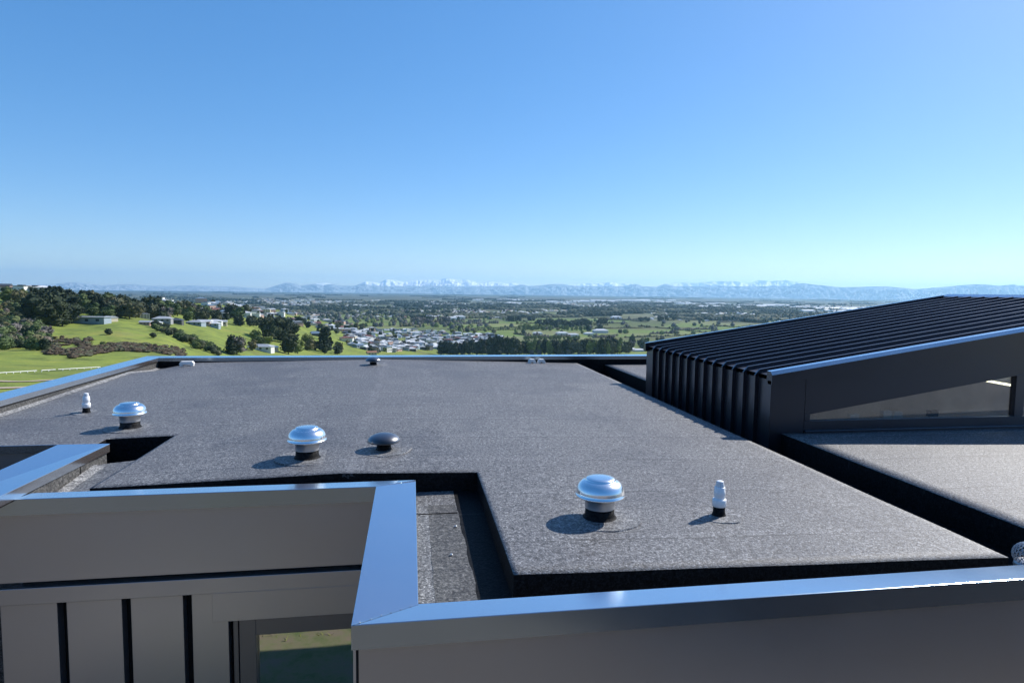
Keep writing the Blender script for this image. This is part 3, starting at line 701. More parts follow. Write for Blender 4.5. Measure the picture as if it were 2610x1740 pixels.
def crown_mesh(kind, fol, nl, seed):
    vs, fs = crown_arrays(kind, nl, seed); m_ = bpy.data.meshes.new('crown'); m_.from_pydata(vs.tolist(), [], fs); m_.materials.append(FM[fol]); m_.update(); return m_
tk = MB(); tk.lathe([(.035, 0), (.026, .1), (.02, .3), (.012, .55), (.004, .7)], 7)
for a in (.3, 2.2, 4.3): tube(tk, (0, 0, .28), (.16*math.cos(a), .16*math.sin(a), .55), .009, 5)
trunk_me = tk.mesh('trunk', bark)
CR = {}
for kind in ('round', 'cone', 'poplar', 'shrub'):
    for fol in FM:
        if (kind == 'cone' and fol not in ('dark', 'green')) or (kind == 'poplar' and fol not in ('bare', 'willow', 'dark')): continue
        for v_ in range(2): CR[kind, fol, v_] = crown_mesh(kind, fol, {'round': 420, 'shrub': 150, 'cone': 300, 'poplar': 260}[kind], hash((kind, fol)) % 1 + v_*17+len(kind)*3+len(fol))
KINDNAME = {('round', 'dark'): 'pine_tree', ('round', 'green'): 'leafy_tree', ('round', 'olive'): 'gum_tree', ('round', 'willow'): 'willow_tree', ('round', 'bare'): 'bare_tree',
            ('cone', 'dark'): 'conifer', ('cone', 'green'): 'conifer', ('poplar', 'bare'): 'poplar_tree', ('poplar', 'willow'): 'poplar_tree', ('poplar', 'dark'): 'cypress_tree', ('round', 'brown'): 'bare_tree'}
WORD = {'dark': 'dark green', 'green': 'mid green', 'olive': 'olive green', 'willow': 'pale yellow-green', 'bare': 'bare grey-brown', 'brown': 'brown'}
PL = []
def plant(x, y, h, kind, fol, where, group, wd=1., parts=True):
    p_, r_ = drop(x, y)
    if p_ is None: return None
    cm = CR[kind, fol, random.randint(0, 1)]
    nm = 'shrub' if kind == 'shrub' else KINDNAME[kind, fol]
    noun = {'shrub': 'shrub', 'pine_tree': 'pine tree', 'leafy_tree': 'leafy tree', 'gum_tree': 'gum tree', 'willow_tree': 'willow tree', 'bare_tree': 'leafless tree', 'conifer': 'conical tree', 'poplar_tree': 'poplar tree', 'cypress_tree': 'narrow cypress tree'}[nm]
    size = 'tall' if h > 15 else 'small' if h < 6 else 'middling'
    lab = f'{size} {WORD[fol]} {noun} {where}'; cat = 'shrub' if kind == 'shrub' else 'tree'
    sc = Vector((h*wd*random.uniform(.9, 1.15), h*wd*random.uniform(.9, 1.15), h*random.uniform(.92, 1.08)))
    loc = Vector((p_[0], p_[1], p_[2]-.04*h)); rz = random.uniform(0, 6.28)
    if parts:
        e = empty(nm, loc, lab, cat, group, rz); PL.append((e, f'{size} {WORD[fol]} {noun}', where, x)); e.scale = sc; inst('crown', cm, e)
        if kind != 'shrub': inst('trunk', trunk_me, e)
        return e
    o = inst(nm, cm, None, loc, rz, sc); PL.append((o, f'{size} {WORD[fol]} {noun}', where, x)); return tag(o, lab, cat, group)
U = random.uniform
def scatter(n, fx, fy, hr, kinds, where, group, wd=1., parts=True):
    for _ in range(n):
        x = U(*fx); y = fy(x) if callable(fy) else U(*fy); k, f_ = random.choice(kinds)
        plant(x, y, U(*hr), k, f_, where, group, wd, parts)
D, G_, O_, B_, W_ = ('round', 'dark'), ('round', 'green'), ('round', 'olive'), ('round', 'bare'), ('round', 'willow')
# forest belt along the ridge
scatter(70, (110, 420), lambda x: np.interp(x, [110, 420], [768, 806])+U(-3, 14), (8, 13), [D, D, D, O_, ('cone', 'dark')], 'in the dark forest belt on the ridge', 'forest belt trees on the ridge', 1.05)
scatter(46, (190, 640), lambda x: np.interp(x, [190, 300, 640], [802, 812, 822])+U(-20, 3), (9, 16), [D, O_, O_, G_], 'in the lower edge of the ridge forest', 'lower forest edge trees', 1.1)
scatter(22, (95, 205), lambda x: U(792, 836), (12, 18), [D], 'massed in the shaded hollow above the green slope', 'shaded hollow trees', 1.2)
scatter(10, (0, 110), lambda x: U(766, 776), (8, 11), [O_, G_, ('cone', 'green')], 'along the field above the bush at far left', 'far left field trees', .9)
scatter(14, (0, 330), lambda x: np.interp(x, [0, 130, 330], [748, 745, 766])+U(0, 7), (4, 8), [D, O_, ('cone', 'dark')], 'among the skyline houses', 'skyline trees among houses')
scatter(26, (480, 690), lambda x: np.interp(x, [480, 690], [812, 838])+U(-10, 6), (8, 12), [D, D, ('cone', 'dark')], 'in the tall dark belt below the hillside houses', 'tall dark belt below the hillside houses', .95)
scatter(7, (660, 745), lambda x: np.interp(x, [660, 745], [868, 872])+U(-10, 2), (18, 26), [D, ('cone', 'dark')], 'on the shaded spur above the valley', 'shaded spur pines', .9)
scatter(34, (700, 1010), lambda x: np.interp(x, [700, 1010], [832, 862])+U(-16, 6), (7, 13), [D, G_, O_, O_, ('cone', 'dark')], 'on the slope between houses and paddocks', 'slope trees between houses and paddocks')
scatter(22, (640, 1000), lambda x: U(862, 902), (7, 13), [B_, D, O_, G_, W_], 'in the gully above the far parapet', 'gully trees above the parapet')
for (x, y, h, k, f_, wr) in ((735, 902, 13, 'round', 'dark', 'standing alone in the paddock above the far parapet'), (828, 898, 24, 'cone', 'dark', 'tall and narrow in the gully between two paddocks'),
        (860, 903, 9, 'round', 'dark', 'low and dark just above the far parapet'), (604, 903, 12, 'round', 'bare', 'round and brown beside the hillside farmhouse'), (590, 903, 11, 'cone', 'dark', 'at the bottom of the paddock beside a round brown tree'),
        (424, 818, 12, 'round', 'bare', 'brown between the green slope and the sheds'), (391, 861, 3.6, 'shrub', 'dark', 'alone on the green slope'), (276, 853, 4, 'shrub', 'dark', 'alone on the green hill with a long shadow'),
        (262, 882, 2.6, 'shrub', 'green', 'small, low on the green hill'), (392, 764, 9, 'round', 'dark', 'alone on the skyline right of the forest'), (125, 745, 15, 'round', 'dark', 'tallest on the left skyline among roofs')):
    plant(x, y, h, k, f_, wr, None, 1.1)
# bush on the left slope
for _ in range(210):
    x = U(-30, 125); y = U(782, 893)
    if x > 60 and y < 800: continue
    x2 = x if y > 860 or x < 108 else x-20
    f_ = random.choice(['green', 'green', 'green', 'olive', 'dark', 'bare'])
    plant(x2, y, U(3.2, 7), 'shrub', f_, 'in the dense bush on the left slope', 'bush shrubs on the left slope', .95, False)
# gully hedge down the green slope
for k in range(70):
    s = k/69; x = 395+s*155+U(-9, 9); y = 835+s*66+U(-6, 5)
    plant(x, y, U(2.6, 5.5), 'shrub', random.choice(['dark', 'green', 'green', 'olive']), 'in the diagonal shrub line down the green slope', 'diagonal shrub line', 1.15, False)
# stuff: brown scrub, low and ragged
def stuff(name, items, fol):
    """items: (x, y, z, height, width, kind)"""
    protos = {}
    Vs = []; Fs = []; n0 = 0
    for (x, y, z, h, wd, kind) in items:
        kv = (kind, random.randint(0, 2))
        if kv not in protos:
            vs, fs = crown_arrays(kind, {'round': 26, 'shrub': 22}.get(kind, 16), 50+kv[1], True); protos[kv] = (vs, fs)
        vs, fs = protos[kv]; a = random.random()*6.28; ca, sa = math.cos(a), math.sin(a)
        vv = np.stack([x+wd*(vs[:, 0]*ca-vs[:, 1]*sa), y+wd*(vs[:, 0]*sa+vs[:, 1]*ca), z+h*(vs[:, 2]-.12)], 1)
        Vs.append(vv); Fs += [tuple(i+n0 for i in f) for f in fs]; n0 += len(vs)
    m_ = bpy.data.meshes.new(name); m_.from_pydata(np.concatenate(Vs).tolist(), [], Fs); m_.materials.append(FM[fol]); m_.update()
    o = bpy.data.objects.new(name, m_); COL.objects.link(o); return tag(o, kind='stuff')
def sprinkle(n, fn):
    out = []
    while len(out) < n:
        x, y, h, wd, kind = fn(); p_, r_ = drop(x, y)
        if p_ is not None: out.append((p_[0], p_[1], p_[2], h, wd, kind))
    return out
def brown():
    if random.random() < .7: x = U(170, 470); y = np.interp(x, [170, 300, 400, 470], [905, 885, 890, 900])+U(-10, 10)
    else: x = U(115, 230); y = U(862, 905)
    return x, y, U(.8, 1.9), U(2, 5), 'shrub'
stuff('scrub', sprinkle(330, brown), 'brown'); stuff('scrub', sprinkle(120, brown), 'olive')
# ------------------------------------------------------------------ houses
WALLC = {'white': (.7, .69, .66), 'cream': (.6, .53, .38), 'grey': (.3, .3, .31), 'pink': (.5, .33, .27), 'dark': (.07, .07, .075), 'blue-grey': (.3, .37, .43)}
ROOFC = {'white': (.62, .63, .64), 'pale grey': (.4, .42, .44), 'dark grey': (.07, .075, .085), 'red-brown': (.2, .08, .055), 'blue-grey': (.16, .22, .28), 'terracotta': (.33, .16, .09)}
def flatmat(name, c_, r_=.7):
    m, t, p = mat(name, c_, r_); cc = mix(t, tuple(x*.85 for x in c_), c_, nz(t, .8, 4, .6, objco(t))); t.links.new(cc, p.inputs['Base Color']); return m
WM = {k: flatmat('wall_'+k.replace(' ', '_'), v) for k, v in WALLC.items()}; RM = {k: flatmat('roof_'+k.replace(' ', '_'), v, .45) for k, v in ROOFC.items()}
win_m, t, p = mat('house_glass', (.03, .04, .05), .1)
HS = [(15, 9, 3.0, 'hip'), (13, 8, 3.2, 'gable'), (18, 8, 2.9, 'hip'), (12, 9, 5.8, 'flat'), (14, 10, 5.4, 'hip'), (21, 7, 3.0, 'flat')]
def house_parts(si):
    L, W, H, kind = HS[si]; b = MB(); b.box(-L/2, L/2, -W/2, W/2, -3, H)
    r_ = MB(); e = .6; rh = 1.9
    x0, x1, y0, y1 = -L/2-e, L/2+e, -W/2-e, W/2+e
    if kind == 'flat': r_.box(x0, x1, y0, y1, H+.002, H+.35); (r_.box(-L/5, L/3, -W/4, W/4, H+.352, H+1.2) if L < 20 else None)
    else:
        ins = W/2+e if kind == 'hip' else 0
        vs = [(x0, y0, H), (x1, y0, H), (x1, y1, H), (x0, y1, H), (x0+ins, 0, H+rh), (x1-ins, 0, H+rh), (x0, y0, H-.15), (x1, y0, H-.15), (x1, y1, H-.15), (x0, y1, H-.15)]
        r_.add(vs, [(0, 1, 5, 4), (2, 3, 4, 5), (3, 0, 4), (1, 2, 5), (6, 9, 8, 7), (0, 6, 7, 1), (1, 7, 8, 2), (2, 8, 9, 3), (3, 9, 6, 0)])
    ws = []
    for s in (-1, 1):
        for fx in (-.3, .05, .33):
            for fl in range(2 if H > 4.5 else 1):
                q = MB(); q.box(fx*L-.9, fx*L+.9, s*(W/2+.03)-.03, s*(W/2+.03)+.03, .9+2.7*fl, 2.2+2.7*fl); ws.append(q)
    return b, r_, ws
HP = []
for si in range(len(HS)):
    b, r_, ws = house_parts(si)
    HP.append(({k: b.mesh('wall', m_) for k, m_ in WM.items()}, {k: r_.mesh('roof', m_) for k, m_ in RM.items()}, [q.mesh('window', win_m) for q in ws],
               (b, r_)))
def house(x, y, where, group=None, si=None, wc=None, rc=None, rz=None, s=1., label=None, parts=True):
    p_, d_ = drop(x, y)
    if p_ is None: return
    si = random.randrange(len(HS)) if si is None else si; wc = wc or random.choice(['white', 'white', 'cream', 'grey', 'pink', 'dark', 'blue-grey', 'white'])
    rc = rc or random.choice(['white', 'pale grey', 'pale grey', 'dark grey', 'dark grey', 'red-brown', 'blue-grey', 'white'])
    rz = random.choice([0, .3, -.4, 1.2, 1.57, .8]) + U(-.15, .15) if rz is None else rz
    kind = {'hip': 'hipped', 'gable': 'gabled', 'flat': 'flat'}[HS[si][3]]
    lab = label or f'{wc} house with {rc} {kind} roof {where}'
    e = empty('house', (p_[0], p_[1], p_[2]+.3), lab, 'house', group, rz); e.scale = (s, s, s)
    if group: PL.append((e, f'{wc} house with {rc} {kind} roof', where, x))
    inst('wall', HP[si][0][wc], e); inst('roof', HP[si][1][rc], e)
    if parts:
        for wmesh in HP[si][2]: inst('window', wmesh, e)
    return e
# skyline houses
for i, (x, y) in enumerate([(8, 748), (22, 752), (36, 746), (55, 756), (62, 750), (75, 752), (92, 757), (108, 758), (140, 752), (163, 754), (186, 763), (205, 765), (216, 768), (232, 770), (252, 769), (262, 772), (285, 777), (302, 778), (318, 778)]):
    house(x, y-(11 if x < 130 else 14), 'on the left skyline among dark trees', 'skyline houses on the left ridge', s=.8, wc=random.choice(['white', 'white', 'cream', 'pink', 'grey']), rc=random.choice(['pale grey', 'white', 'dark grey', 'dark grey']), parts=False)
# lone houses with something of their own
house(226, 823, '', si=5, wc='blue-grey', rc='pale grey', rz=-.12, s=1.05, label='long low building with flat white roof edge at the top of the green slope')
house(282, 818, '', si=1, wc='cream', rc='pale grey', s=.55, label='tiny cream building in the trees right of the long low building')
house(368, 812, '', si=3, wc='cream', rc='pale grey', rz=.5, s=.5, label='narrow cream tower house between forest trees above the sheds')
house(393, 829, '', si=0, wc='white', rc='white', rz=-.2, s=.55, label='small white shed with bright roof at the top of the green slope')
house(372, 828, '', si=1, wc='pink', rc='pale grey', rz=-.1, s=.5, label='small pinkish shed left of the bright white shed')
house(415, 821, '', si=0, wc='grey', rc='pale grey', rz=.1, s=.75, label='grey house with pyramid roof behind the brown tree')
house(445, 824, '', si=0, wc='dark', rc='dark grey', rz=.1, s=.7, label='dark house right of the brown tree above the paddock')
for i, (x, y, wc, rc, lb) in enumerate([(500, 829, 'blue-grey', 'pale grey', 'leftmost blue-grey house of the white cluster above the second paddock'), (522, 828, 'pink', 'white', 'pinkish house in the middle of the white cluster above the second paddock'),
        (536, 832, 'blue-grey', 'white', 'small blue-grey house in front of the white cluster above the paddock'), (547, 826, 'white', 'white', 'white house at the back right of the cluster above the paddock'), (562, 828, 'cream', 'pale grey', 'cream house at the right end of the cluster above the paddock')]):
    house(x, y, '', si=i % 3, wc=wc, rc=rc, rz=.1*i-.2, s=.8, label=lb)
house(666, 893, '', si=2, wc='white', rc='pale grey', rz=-.15, s=.8, label='long pale farmhouse beside the round brown tree, above the far parapet')
house(690, 892, '', si=0, wc='cream', rc='white', rz=.1, s=.6, label='small cream outbuilding right of the long pale farmhouse')
house(808, 856, '', si=1, wc='dark', rc='blue-grey', rz=0, s=.9, label='dark house with blue-grey roof between two green paddocks')
house(802, 851, '', si=0, wc='dark', rc='blue-grey', rz=.1, s=.7, label='small blue-grey roofed house just behind the dark house between paddocks')
house(947, 904, '', si=1, wc='cream', rc='terracotta', rz=.3, s=.8, label='house with orange terracotta roof beside the grey bare trees')
house(772, 818, '', si=3, wc='white', rc='white', rz=.3, s=.85, label='boxy white house with blue-grey side on the hillside end')
house(862, 826, '', si=3, wc='pink', rc='red-brown', rz=.2, s=.8, label='pink house with red-brown roof at the low end of the hillside')
house(680, 797, '', si=3, wc='cream', rc='white', rz=.1, s=.85, label='yellowish block house right of the hillside rows')
# hillside rows
random.seed(21)
hill = []
for _ in range(900):
    x = U(395, 900); y = np.interp(x, [395, 500, 700, 800, 900], [767, 769, 786, 806, 829])+U(0, 1)*np.interp(x, [395, 500, 700, 900], [16, 30, 34, 22])
    if all((x-a)**2+(2.2*(y-b_))**2 > 8.5**2 for a, b_ in hill): hill.append((x, y))
    if len(hill) >= 105: break
for x, y in hill:
    house(x, y, 'in the hillside suburb', 'hillside suburb houses', s=U(.7, .95), parts=False)
for x, y in hill[::2]:
    plant(x+U(-7, 7), y+U(-1, 3), U(4, 8), *random.choice([G_, D, O_, B_, ('cone', 'dark')]), 'between the hillside suburb houses', 'hillside suburb trees', .9, False)
val = []
for _ in range(2000):
    x = U(880, 1275); y = np.interp(x, [880, 960, 1275], [852, 838, 858])+U(0, 1)*np.interp(x, [880, 960, 1130, 1275], [25, 62, 40, 14])
    if all((x-a)**2+(2.0*(y-b_))**2 > 9**2 for a, b_ in val): val.append((x, y))
    if len(val) >= 150: break
for x, y in val:
    house(x, y, 'in the valley suburb', 'valley suburb houses', s=U(.85, 1.15), parts=(y > 880))
for x, y in val[::2]+val[1::4]:
    plant(x+U(-10, 10), y+U(-2, 4), U(4, 9), *random.choice([G_, D, O_, B_, B_, W_]), 'between the valley suburb houses', 'valley suburb trees', .95, False)
# dark belt above the parapet and the poplar belt
for k in range(22):
    plant(1122+k*9.2+U(-3, 3), 906+U(-4, 2), U(24, 33) if k > 8 else U(18, 26), 'round', 'dark', 'in the tall dark shelter belt above the far parapet', 'tall dark shelter belt', .75)
for k in range(46):
    plant(1300+k*6.1+U(-3, 3), 903+U(-3, 3), U(20, 27), 'round', ('olive', 'willow', 'olive', 'dark')[k % 4], 'in the olive shelter belt above the far parapet', 'olive shelter belt', .7)
for k in range(40):
    plant(1290+k*6.4+U(-3, 3), 882+U(-6, 3), U(9, 13), 'round', 'willow' if k % 4 else 'olive', 'behind the olive shelter belt', 'pale willows behind the shelter belt', .95, False)
for k in range(5): plant(1350+k*26+U(-5, 5), 906, U(9, 12), 'round', 'bare', 'in front of the olive shelter belt', 'bare trees before the shelter belt', .8)
plant(1560, 903, 29, 'round', 'dark', 'broad and round at the right end of the olive shelter belt', None, .9)
for k in range(16): plant(1338+k*9+U(-3, 3), 866+U(-2, 2), U(9, 12), 'round', 'willow', 'in the yellow-green row beside the green paddock', 'yellow-green willow row', 1.0, False)
for k in range(9): plant(1325+k*10+U(-3, 3), 841+U(-3, 3), U(15, 20), 'round', 'willow', 'in the pale grove left of the dark wood', 'pale willow grove', 1., False)
for k in range(26): plant(1378+k*5.0+U(-3, 3), 832+U(-4, 4), U(18, 25), 'round', 'dark', 'in the dark wood in the middle of the fields', 'dark wood in the fields', .95, False)
for k in range(6): plant(1436+k*11, 842+U(-1, 1), U(13, 16), 'round', 'willow', 'in front of the dark wood', 'pale willows before the dark wood', .8, False)
for (a, b_, y, n) in ((1298, 1330, 818, 9), (1344, 1362, 817, 5), (1385, 1392, 808, 3), (1520, 1545, 826, 6), (1630, 1720, 818, 14)):
    for k in range(n): plant(U(a, b_), y+U(-2, 2), U(13, 20), 'round', 'dark', 'in a dark clump on the flat fields', 'dark clumps on the flat fields', 1., False)
for k in range(16): plant(1050+k*6+U(-2, 2), 826+U(-2, 3), U(17, 26), random.choice(['poplar', 'round']), 'bare', 'in the bare grove beyond the valley suburb', 'bare grove beyond the suburb', .9, False)
for k in range(10): plant(1050+k*5+U(-2, 2), 820, U(18, 24), 'round', 'dark', 'in the dark group beside the bare grove', 'dark group beside the bare grove', .9, False)
for k in range(40): plant(U(1560, 1700), U(868, 902), U(9, 18), *random.choice([D, D, G_, O_, B_, W_]), 'in the mixed wood left of the skylight box', 'mixed wood left of the skylight', .9, False)
for (x, y) in ((1590, 896), (1608, 894), (1628, 896), (1600, 885)): house(x, y, '', si=2, wc='white', rc='white', s=1.0, rz=.1, group='white sheds beside the skylight corner', label={1590: 'long white shed', 1608: 'middle white shed', 1628: 'right-hand white shed', 1600: 'rear white shed'}[x]+' among trees left of the skylight box', parts=False)
# farm sheds
for (x, y, s) in ((1432, 853, 1.5), (1460, 857, 1.4), (1500, 853, 1.2), (1370, 852, 1.2), (1530, 848, 2), (1570, 812, 2.2), (1330, 799, 2.2), (1378, 794, 2.6), (1150, 815, 2.3), (1170, 812, 2.4)):
    house(x, y, 'standing in the flat green fields', 'farm sheds in the flat fields', si=2, wc='white', rc='white', s=s, rz=U(-.1, .1), parts=False)

# ------------------------------------------------------------------ far plain (nobody could count these)
def low_crown(seed):
    g_ = np.random.default_rng(seed); vs = []; fs = []; n = 6
    for j, (r_, z) in enumerate(((.32, .1), (.52, .42), (.42, .78), (.12, 1.0))):
        for k in range(n):
            a = 2*math.pi*k/n+j*.5; jj = .75+.5*g_.random(); vs.append((r_*math.cos(a)*jj, r_*math.sin(a)*jj, z*(.85+.3*g_.random())))
    for j in range(3):
        for k in range(n): fs.append((j*n+k, j*n+(k+1) % n, (j+1)*n+(k+1) % n, (j+1)*n+k))
    fs.append(tuple(18+k for k in range(n))); return np.array(vs), fs
LC = [low_crown(k) for k in range(6)]
def fastdrop(x, y):
    d = ray(x, y); hl = math.hypot(d[0], d[1]); sl_ = d[2]/hl; az = math.atan2(d[0], d[1])
    disc = sl_*sl_-200/RE
    if disc < 0: return None
    r_ = (-sl_-math.sqrt(disc))*RE
    return (r_*math.sin(az), r_*math.cos(az), -100-r_*r_/(2*RE)), r_
def mass(name, items, m_, protos):
    Vs = []; Fs = []; n0 = 0
    for (x, y, z, sx, sy, h, a) in items:
        vs, fs = random.choice(protos); ca, sa = math.cos(a), math.sin(a)
        Vs.append(np.stack([x+sx*vs[:, 0]*ca-sy*vs[:, 1]*sa, y+sx*vs[:, 0]*sa+sy*vs[:, 1]*ca, z+h*vs[:, 2]], 1)); Fs += [tuple(i+n0 for i in f) for f in fs]; n0 += len(vs)
    me_ = bpy.data.meshes.new(name); me_.from_pydata(np.concatenate(Vs).tolist(), [], Fs); me_.materials.append(m_); me_.update()
    o = bpy.data.objects.new(name, me_); COL.objects.link(o); return tag(o, kind='stuff')
cubev = np.array([(-.5,-.5,0),(.5,-.5,0),(.5,.5,0),(-.5,.5,0),(-.5,-.5,.6),(.5,-.5,.6),(.5,.5,.6),(-.5,.5,.6),(-.5,0,1),(.5,0,1)])
cubef = [(0,1,5,4),(1,2,6,9,5),(2,3,7,6),(3,0,4,8,7),(4,5,9,8),(6,7,8,9)]
GB = [(cubev, cubef)]
def skip(x, y):
    if 1385 < x < 1660 and 793 < y < 818: return True         # the big open field
    if 1480 < x < 1680 and 818 < y < 862: return random.random() < .93
    if x > 1250 and y > 800 and y-horizon_row(x) > 55: return random.random() < .9
    if 980 < x <= 1250 and 800 < y < 845: return random.random() < .6
    return False
def clump(x, y): return mn.noise(Vector((x*.013, y*.11, 3.3)))+.5*mn.noise(Vector((x*.05, y*.3, 8.)))
def gen(n, ylo, yhi, xr, hr, wr, fx=(2, 5), th=-.1, rot=0):
    out = []; tries = 0
    while len(out) < n and tries < n*12:
        tries += 1; x = U(*xr); hr_ = horizon_row(x)+9.1; y = hr_+ylo+(yhi-ylo)*random.random()
        if skip(x, y) or clump(x, y) < th: continue
        q_ = fastdrop(x, y)
        if q_ is None: continue
        (px, py, pz), r_ = q_
        if r_ < 1150: continue
        if r_ < 1700 and x < 1150: continue
        out.append((px, py, pz-1, U(*wr)*U(1, fx[1]/fx[0] if rot else 1), U(*wr), U(*hr), random.choice([.35, 1.92])+U(-.08, .08) if rot else U(0, 6)))
    return out
random.seed(5)
mass('distant_trees', gen(260, 22, 100, (640, 2480), (9, 17), (9, 16), th=.05), FM['dark'], LC)
mass('distant_trees', gen(420, 18, 100, (640, 2480), (7, 13), (9, 15), th=-.15), FM['olive'], LC)
mass('distant_trees', gen(900, 18, 95, (640, 2480), (8, 14), (10, 16), th=-.35), FM['bare'], LC)
mass('distant_trees', gen(420, 35, 100, (900, 2480), (8, 12), (9, 14), th=-.2), FM['willow'], LC)
def hedges(n, xr, yr, L, H):
    it = []
    for _ in range(n):
        q_ = fastdrop(U(*xr), U(*yr)); (px, py, pz), r_ = q_; a = random.choice([.35, .35, 1.92])+U(-.04, .04); Lb = U(*L)
        if r_ < 1350: continue
        for k in range(int(Lb/7)):
            o = (k-Lb/14)*7; it.append((px+o*math.cos(a), py+o*math.sin(a), pz-.5, 8, 4.5, U(*H)*(1 if random.random() < .85 else 1.8), a))
    return it
mass('distant_hedges', hedges(46, (1200, 2200), (804, 862), (80, 320), (2.5, 5)), FM['olive'], LC)
mass('distant_hedges', hedges(20, (1200, 2200), (804, 862), (60, 260), (4, 8)), FM['bare'], LC)
# shelter belts and woods farther out: long low masses
def belts(n, ylo, yhi, L, W_b, H, fol):
    it = []
    for _ in range(n):
        x = U(330, 2500); y = horizon_row(x)+9.1+ylo+(yhi-ylo)*random.random()**1.3; q_ = fastdrop(x, y)
        if q_ is None: continue
        (px, py, pz), r_ = q_; a = random.choice([.35, 1.92, .35])+U(-.05, .05); Lb = U(*L); m_ = int(Lb/22)
        for k in range(m_):
            o = (k-m_/2)*22; it.append((px+o*math.cos(a), py+o*math.sin(a), pz-1, 30, U(*W_b), U(*H), a))
    return it
mass('distant_shelter_belts', belts(150, 2.5, 60, (120, 700), (18, 40), (12, 22), 'dark'), FM['dark'], LC)
mass('distant_shelter_belts', belts(120, 4, 60, (100, 500), (20, 60), (10, 16), 'olive'), FM['olive'], LC)
for nm_, mm_, n_ in (('white', WM['white'], 2600), ('cream', WM['cream'], 1300), ('pale', RM['pale grey'], 2600), ('dark', RM['dark grey'], 700), ('red', RM['terracotta'], 700)):
    mass('distant_houses', gen(n_, 19, 62, (560, 2480), (4, 6), (9, 14), (2, 4), th=-.12, rot=1), mm_, GB)
vh = {'white': [], 'pale grey': [], 'dark grey': []}
for _ in range(260):
    x = U(885, 1280); y = np.interp(x, [880, 960, 1275], [850, 836, 856])+U(0, 1)*np.interp(x, [880, 960, 1130, 1275], [25, 60, 40, 14]); p_, r_ = drop(x, y)
    if p_ is not None: vh[random.choice(list(vh))].append((p_[0], p_[1], p_[2]-.5, U(9, 14), U(6, 9), U(3.5, 5), random.choice([0, .35, 1.92, .8])))
for k, v in vh.items(): mass('valley_houses', v, RM[k], GB)
# warehouses: a pale line across the plain
wr_ = []
random.seed(11)
for (x0, x1, yy, n_) in ((1270, 1400, 766, 16), (1395, 1560, 769, 20), (1470, 1720, 766.5, 26), (1200, 1230, 766, 2), (1285, 1320, 774, 4), (1600, 1760, 772, 14), (1980, 2330, 787, 36), (1780, 2100, 783, 18), (860, 900, 746.5, 3), (2290, 2420, 776, 8), (1880, 2060, 779, 16), (2050, 2250, 793, 16), (1700, 1860, 775, 8)):
    for _ in range(n_):
        x = U(x0, x1); q_ = fastdrop(x, yy+U(-1.5, 1.5))
        if q_: (px, py, pz), r_ = q_; wr_.append((px, py, pz-1, U(60, 170), U(30, 60), U(9, 14), U(-.15, .25)))
random.shuffle(wr_)
wme = {}
for k, mm_ in (('white', RM['white']), ('pale grey', RM['pale grey'])):
    b = MB(); b.add(cubev*np.array([1, 1, 1]), cubef); wme[k] = b.mesh('warehouse', mm_)
for i, (x, y, z, sx, sy, h, a) in enumerate(wr_):
    k = 'white' if i % 3 else 'pale grey'; o = inst('warehouse', wme[k], None, (x, y, z), a, (sx, sy, h))
    px_ = CX+FP*(Vector((x, y, z))@Vector(rt))/(Vector((x, y, z))@Vector(fw)); sec = ['left end', 'left part', 'left centre', 'right centre', 'right part', 'right end'][int(min(max((px_-850)/270, 0), 5))]
    sz = 'short' if sx < 90 else 'long' if sx < 130 else 'very long'
    tag(o, f'{sz} {k} warehouse, {sec} of the pale line on the far plain', 'warehouse', 'warehouses on the far plain')
# far chimney smoke is left as air; track and white rail on the lower left
def drape(pts, wd, name, m_, zoff=.05):
    P_ = [drop(x, y)[0] for x, y in pts]; q = MB(); vs = []
    for i, p_ in enumerate(P_):
        a = P_[max(i-1, 0)]; b = P_[min(i+1, len(P_)-1)]; d = Vector(b-a); d.z = 0; d.normalize(); n_ = Vector((-d.y, d.x, 0))
        for s in (-1, 1):
            v = Vector(p_)+n_*wd/2*s; v.z = hgt(math.atan2(v.x, v.y), math.hypot(v.x, v.y))+zoff; vs.append(tuple(v))
    q.add(vs, [(2*i, 2*i+1, 2*i+3, 2*i+2) for i in range(len(P_)-1)]); o = q.build(name, m_); return o
dirt = flatmat('dirt_track', (.42, .34, .24), .9)
tag(drape([(x, 972-.012*x+2*math.sin(x*.03)) for x in range(-60, 200, 8)], 1.6, 'path', dirt, .12), kind='structure')
tag(drape([(x, 990-.03*x) for x in range(-60, 120, 8)], 3.4, 'path', dirt, .12), kind='structure')
rail = empty('rail_fence', tuple(drop(60, 945)[0]), 'low white rail fence crossing the lower left field', 'fence')
pts = [drop(x, y)[0] for x, y in zip(range(-20, 262, 6), np.linspace(955, 938, 47))]
for i in range(len(pts)-1):
    if i in (19, 20, 27): continue
    q = MB(); a, b = Vector(pts[i]), Vector(pts[i+1]); tube(q, a+Vector((0, 0, .32)), b+Vector((0, 0, .32)), .075, 6); lp(q, 'rail', M['white'], rail)
    if i % 3 == 0:
        q = MB(); q.box(a.x-.06, a.x+.06, a.y-.06, a.y+.06, a.z-.2, a.z+.33); lp(q, 'post', M['white'], rail)
sp_ = ray(2484, 756); sp_ = sp_*(26/sp_[1])
pl_ = empty('flax_plant', (sp_[0], sp_[1], sp_[2]-2.2), 'spiky dark leaf tips showing above the ridge of the ribbed skylight box', 'plant')
for k, (dx, tl) in enumerate(((-.2, .27), (-.13, .16), (-.04, .2), (.05, .12), (.1, .22), (.16, .3), (.2, .2))):
    q = MB(); w_ = .035; q.add([(-w_+dx*.3, 0, 0), (w_+dx*.3, .02, 0), (dx*.9+w_, .03, 1.9), (dx*.9-w_, 0, 1.9), (dx, .02, 2.2+tl)], [(0, 1, 2, 3), (3, 2, 4)]); q.build('leaf', FM['dark'], pl_)
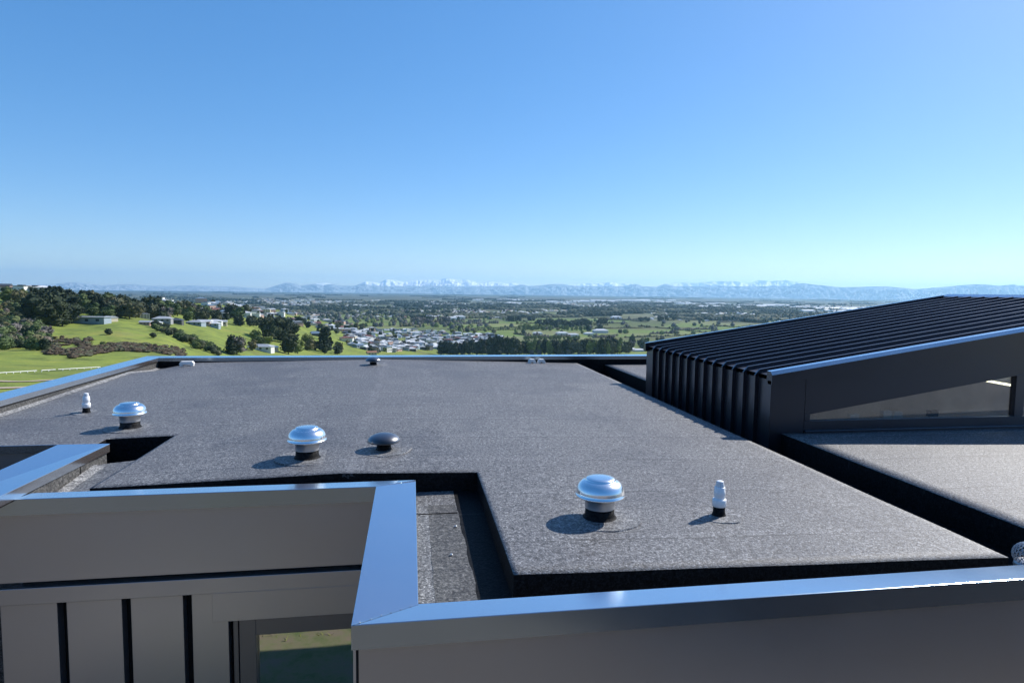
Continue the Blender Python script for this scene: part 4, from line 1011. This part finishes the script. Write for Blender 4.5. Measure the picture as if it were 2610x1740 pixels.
q = MB(); q.lathe([(.12, -3.2), (.1, 0), (.02, .1)], 10); q.build('stem', bark, pl_)
# labels: among look-alikes of one group, say which one
ORD = 'first second third fourth fifth sixth seventh eighth ninth tenth eleventh twelfth'.split()
from collections import defaultdict
gd = defaultdict(list)
for o, pre, wh, x in PL:
    if o.get('group'): gd[o['label']].append((x, o, pre, wh))
for lab, L_ in gd.items():
    L_.sort(key=lambda a: a[0]); n = len(L_)
    if n == 1 or not L_[0][3]: continue
    for i, (x, o, pre, wh) in enumerate(L_):
        if n <= 12: o['label'] = f'{pre} {wh}, {ORD[i]} such from the left'
        else: o['label'] = f"{pre} {wh}, {('left part', 'left centre', 'middle', 'right centre', 'right part')[i*5//n]}"
for o, pre, wh, x in PL:
    w_ = o['label'].split()
    if len(w_) > 16: o['label'] = ' '.join(w_).replace(' such from the left', ' from left').replace('middling ', '').replace(' the ', ' ')
# weeds on the sunlit ground behind the camera side, mirrored in the window
q = MB(); random.seed(3)
for _ in range(2600):
    x, y = U(-4, 2.2), U(-6, .3); z = hgt(math.atan2(x, y), math.hypot(x, y)) if math.hypot(x, y) > 1 else -5.3
    h = U(.03, .10); a = U(0, 6.28); w_ = U(.012, .03); lx, ly = U(-.12, .12), U(-.12, .12)
    q.add([(x-w_*math.cos(a), y-w_*math.sin(a), z-.01), (x+w_*math.cos(a), y+w_*math.sin(a), z-.01), (x+lx, y+ly, z+h)], [(0, 1, 2)], 0 if random.random() < .6 else 1)
gr = q.build('grass', [FM['willow'], FM['willow']], fix=False); tag(gr, kind='stuff')
lw_ = MB(); n_ = 18
for i in range(n_+1):
    for j in range(n_+1):
        x, y = -3.6+4.4*i/n_, -3.4+5.6*j/n_; e_ = .25*mn.noise(Vector((x*1.5, y*1.5, 2)))
        lw_.v.append((x+e_*(i in (0, n_)), y+e_*(j in (0, n_)), hgt(math.atan2(x, y), math.hypot(x, y))+.02+.02*mn.noise(Vector((x*4, y*4, 0)))))
for i in range(n_):
    for j in range(n_): lw_.f.append([i*(n_+1)+j, (i+1)*(n_+1)+j, (i+1)*(n_+1)+j+1, i*(n_+1)+j+1]); lw_.m.append(0); lw_.sm.append(True)
lm_, t, p = mat('lawn', (.15, .2, .05), .95); c = ramp(t, nz(t, 2.2, 5, .7, objco(t)), [(.36, (.13, .165, .055)), (.5, (.2, .2, .095)), (.64, (.24, .19, .13))]); t.links.new(c, p.inputs['Base Color'])
tag(lw_.build('grass', lm_), kind='structure')
q = MB(); q.box(-5.2, -2.15, -1.6, -.05, -5.5, -5.1); o = q.build('concrete_slab', flatmat('pale_concrete', (.5, .45, .36))); tag(o, 'pale concrete slab beside weeds mirrored in the window below the front parapet', 'slab')
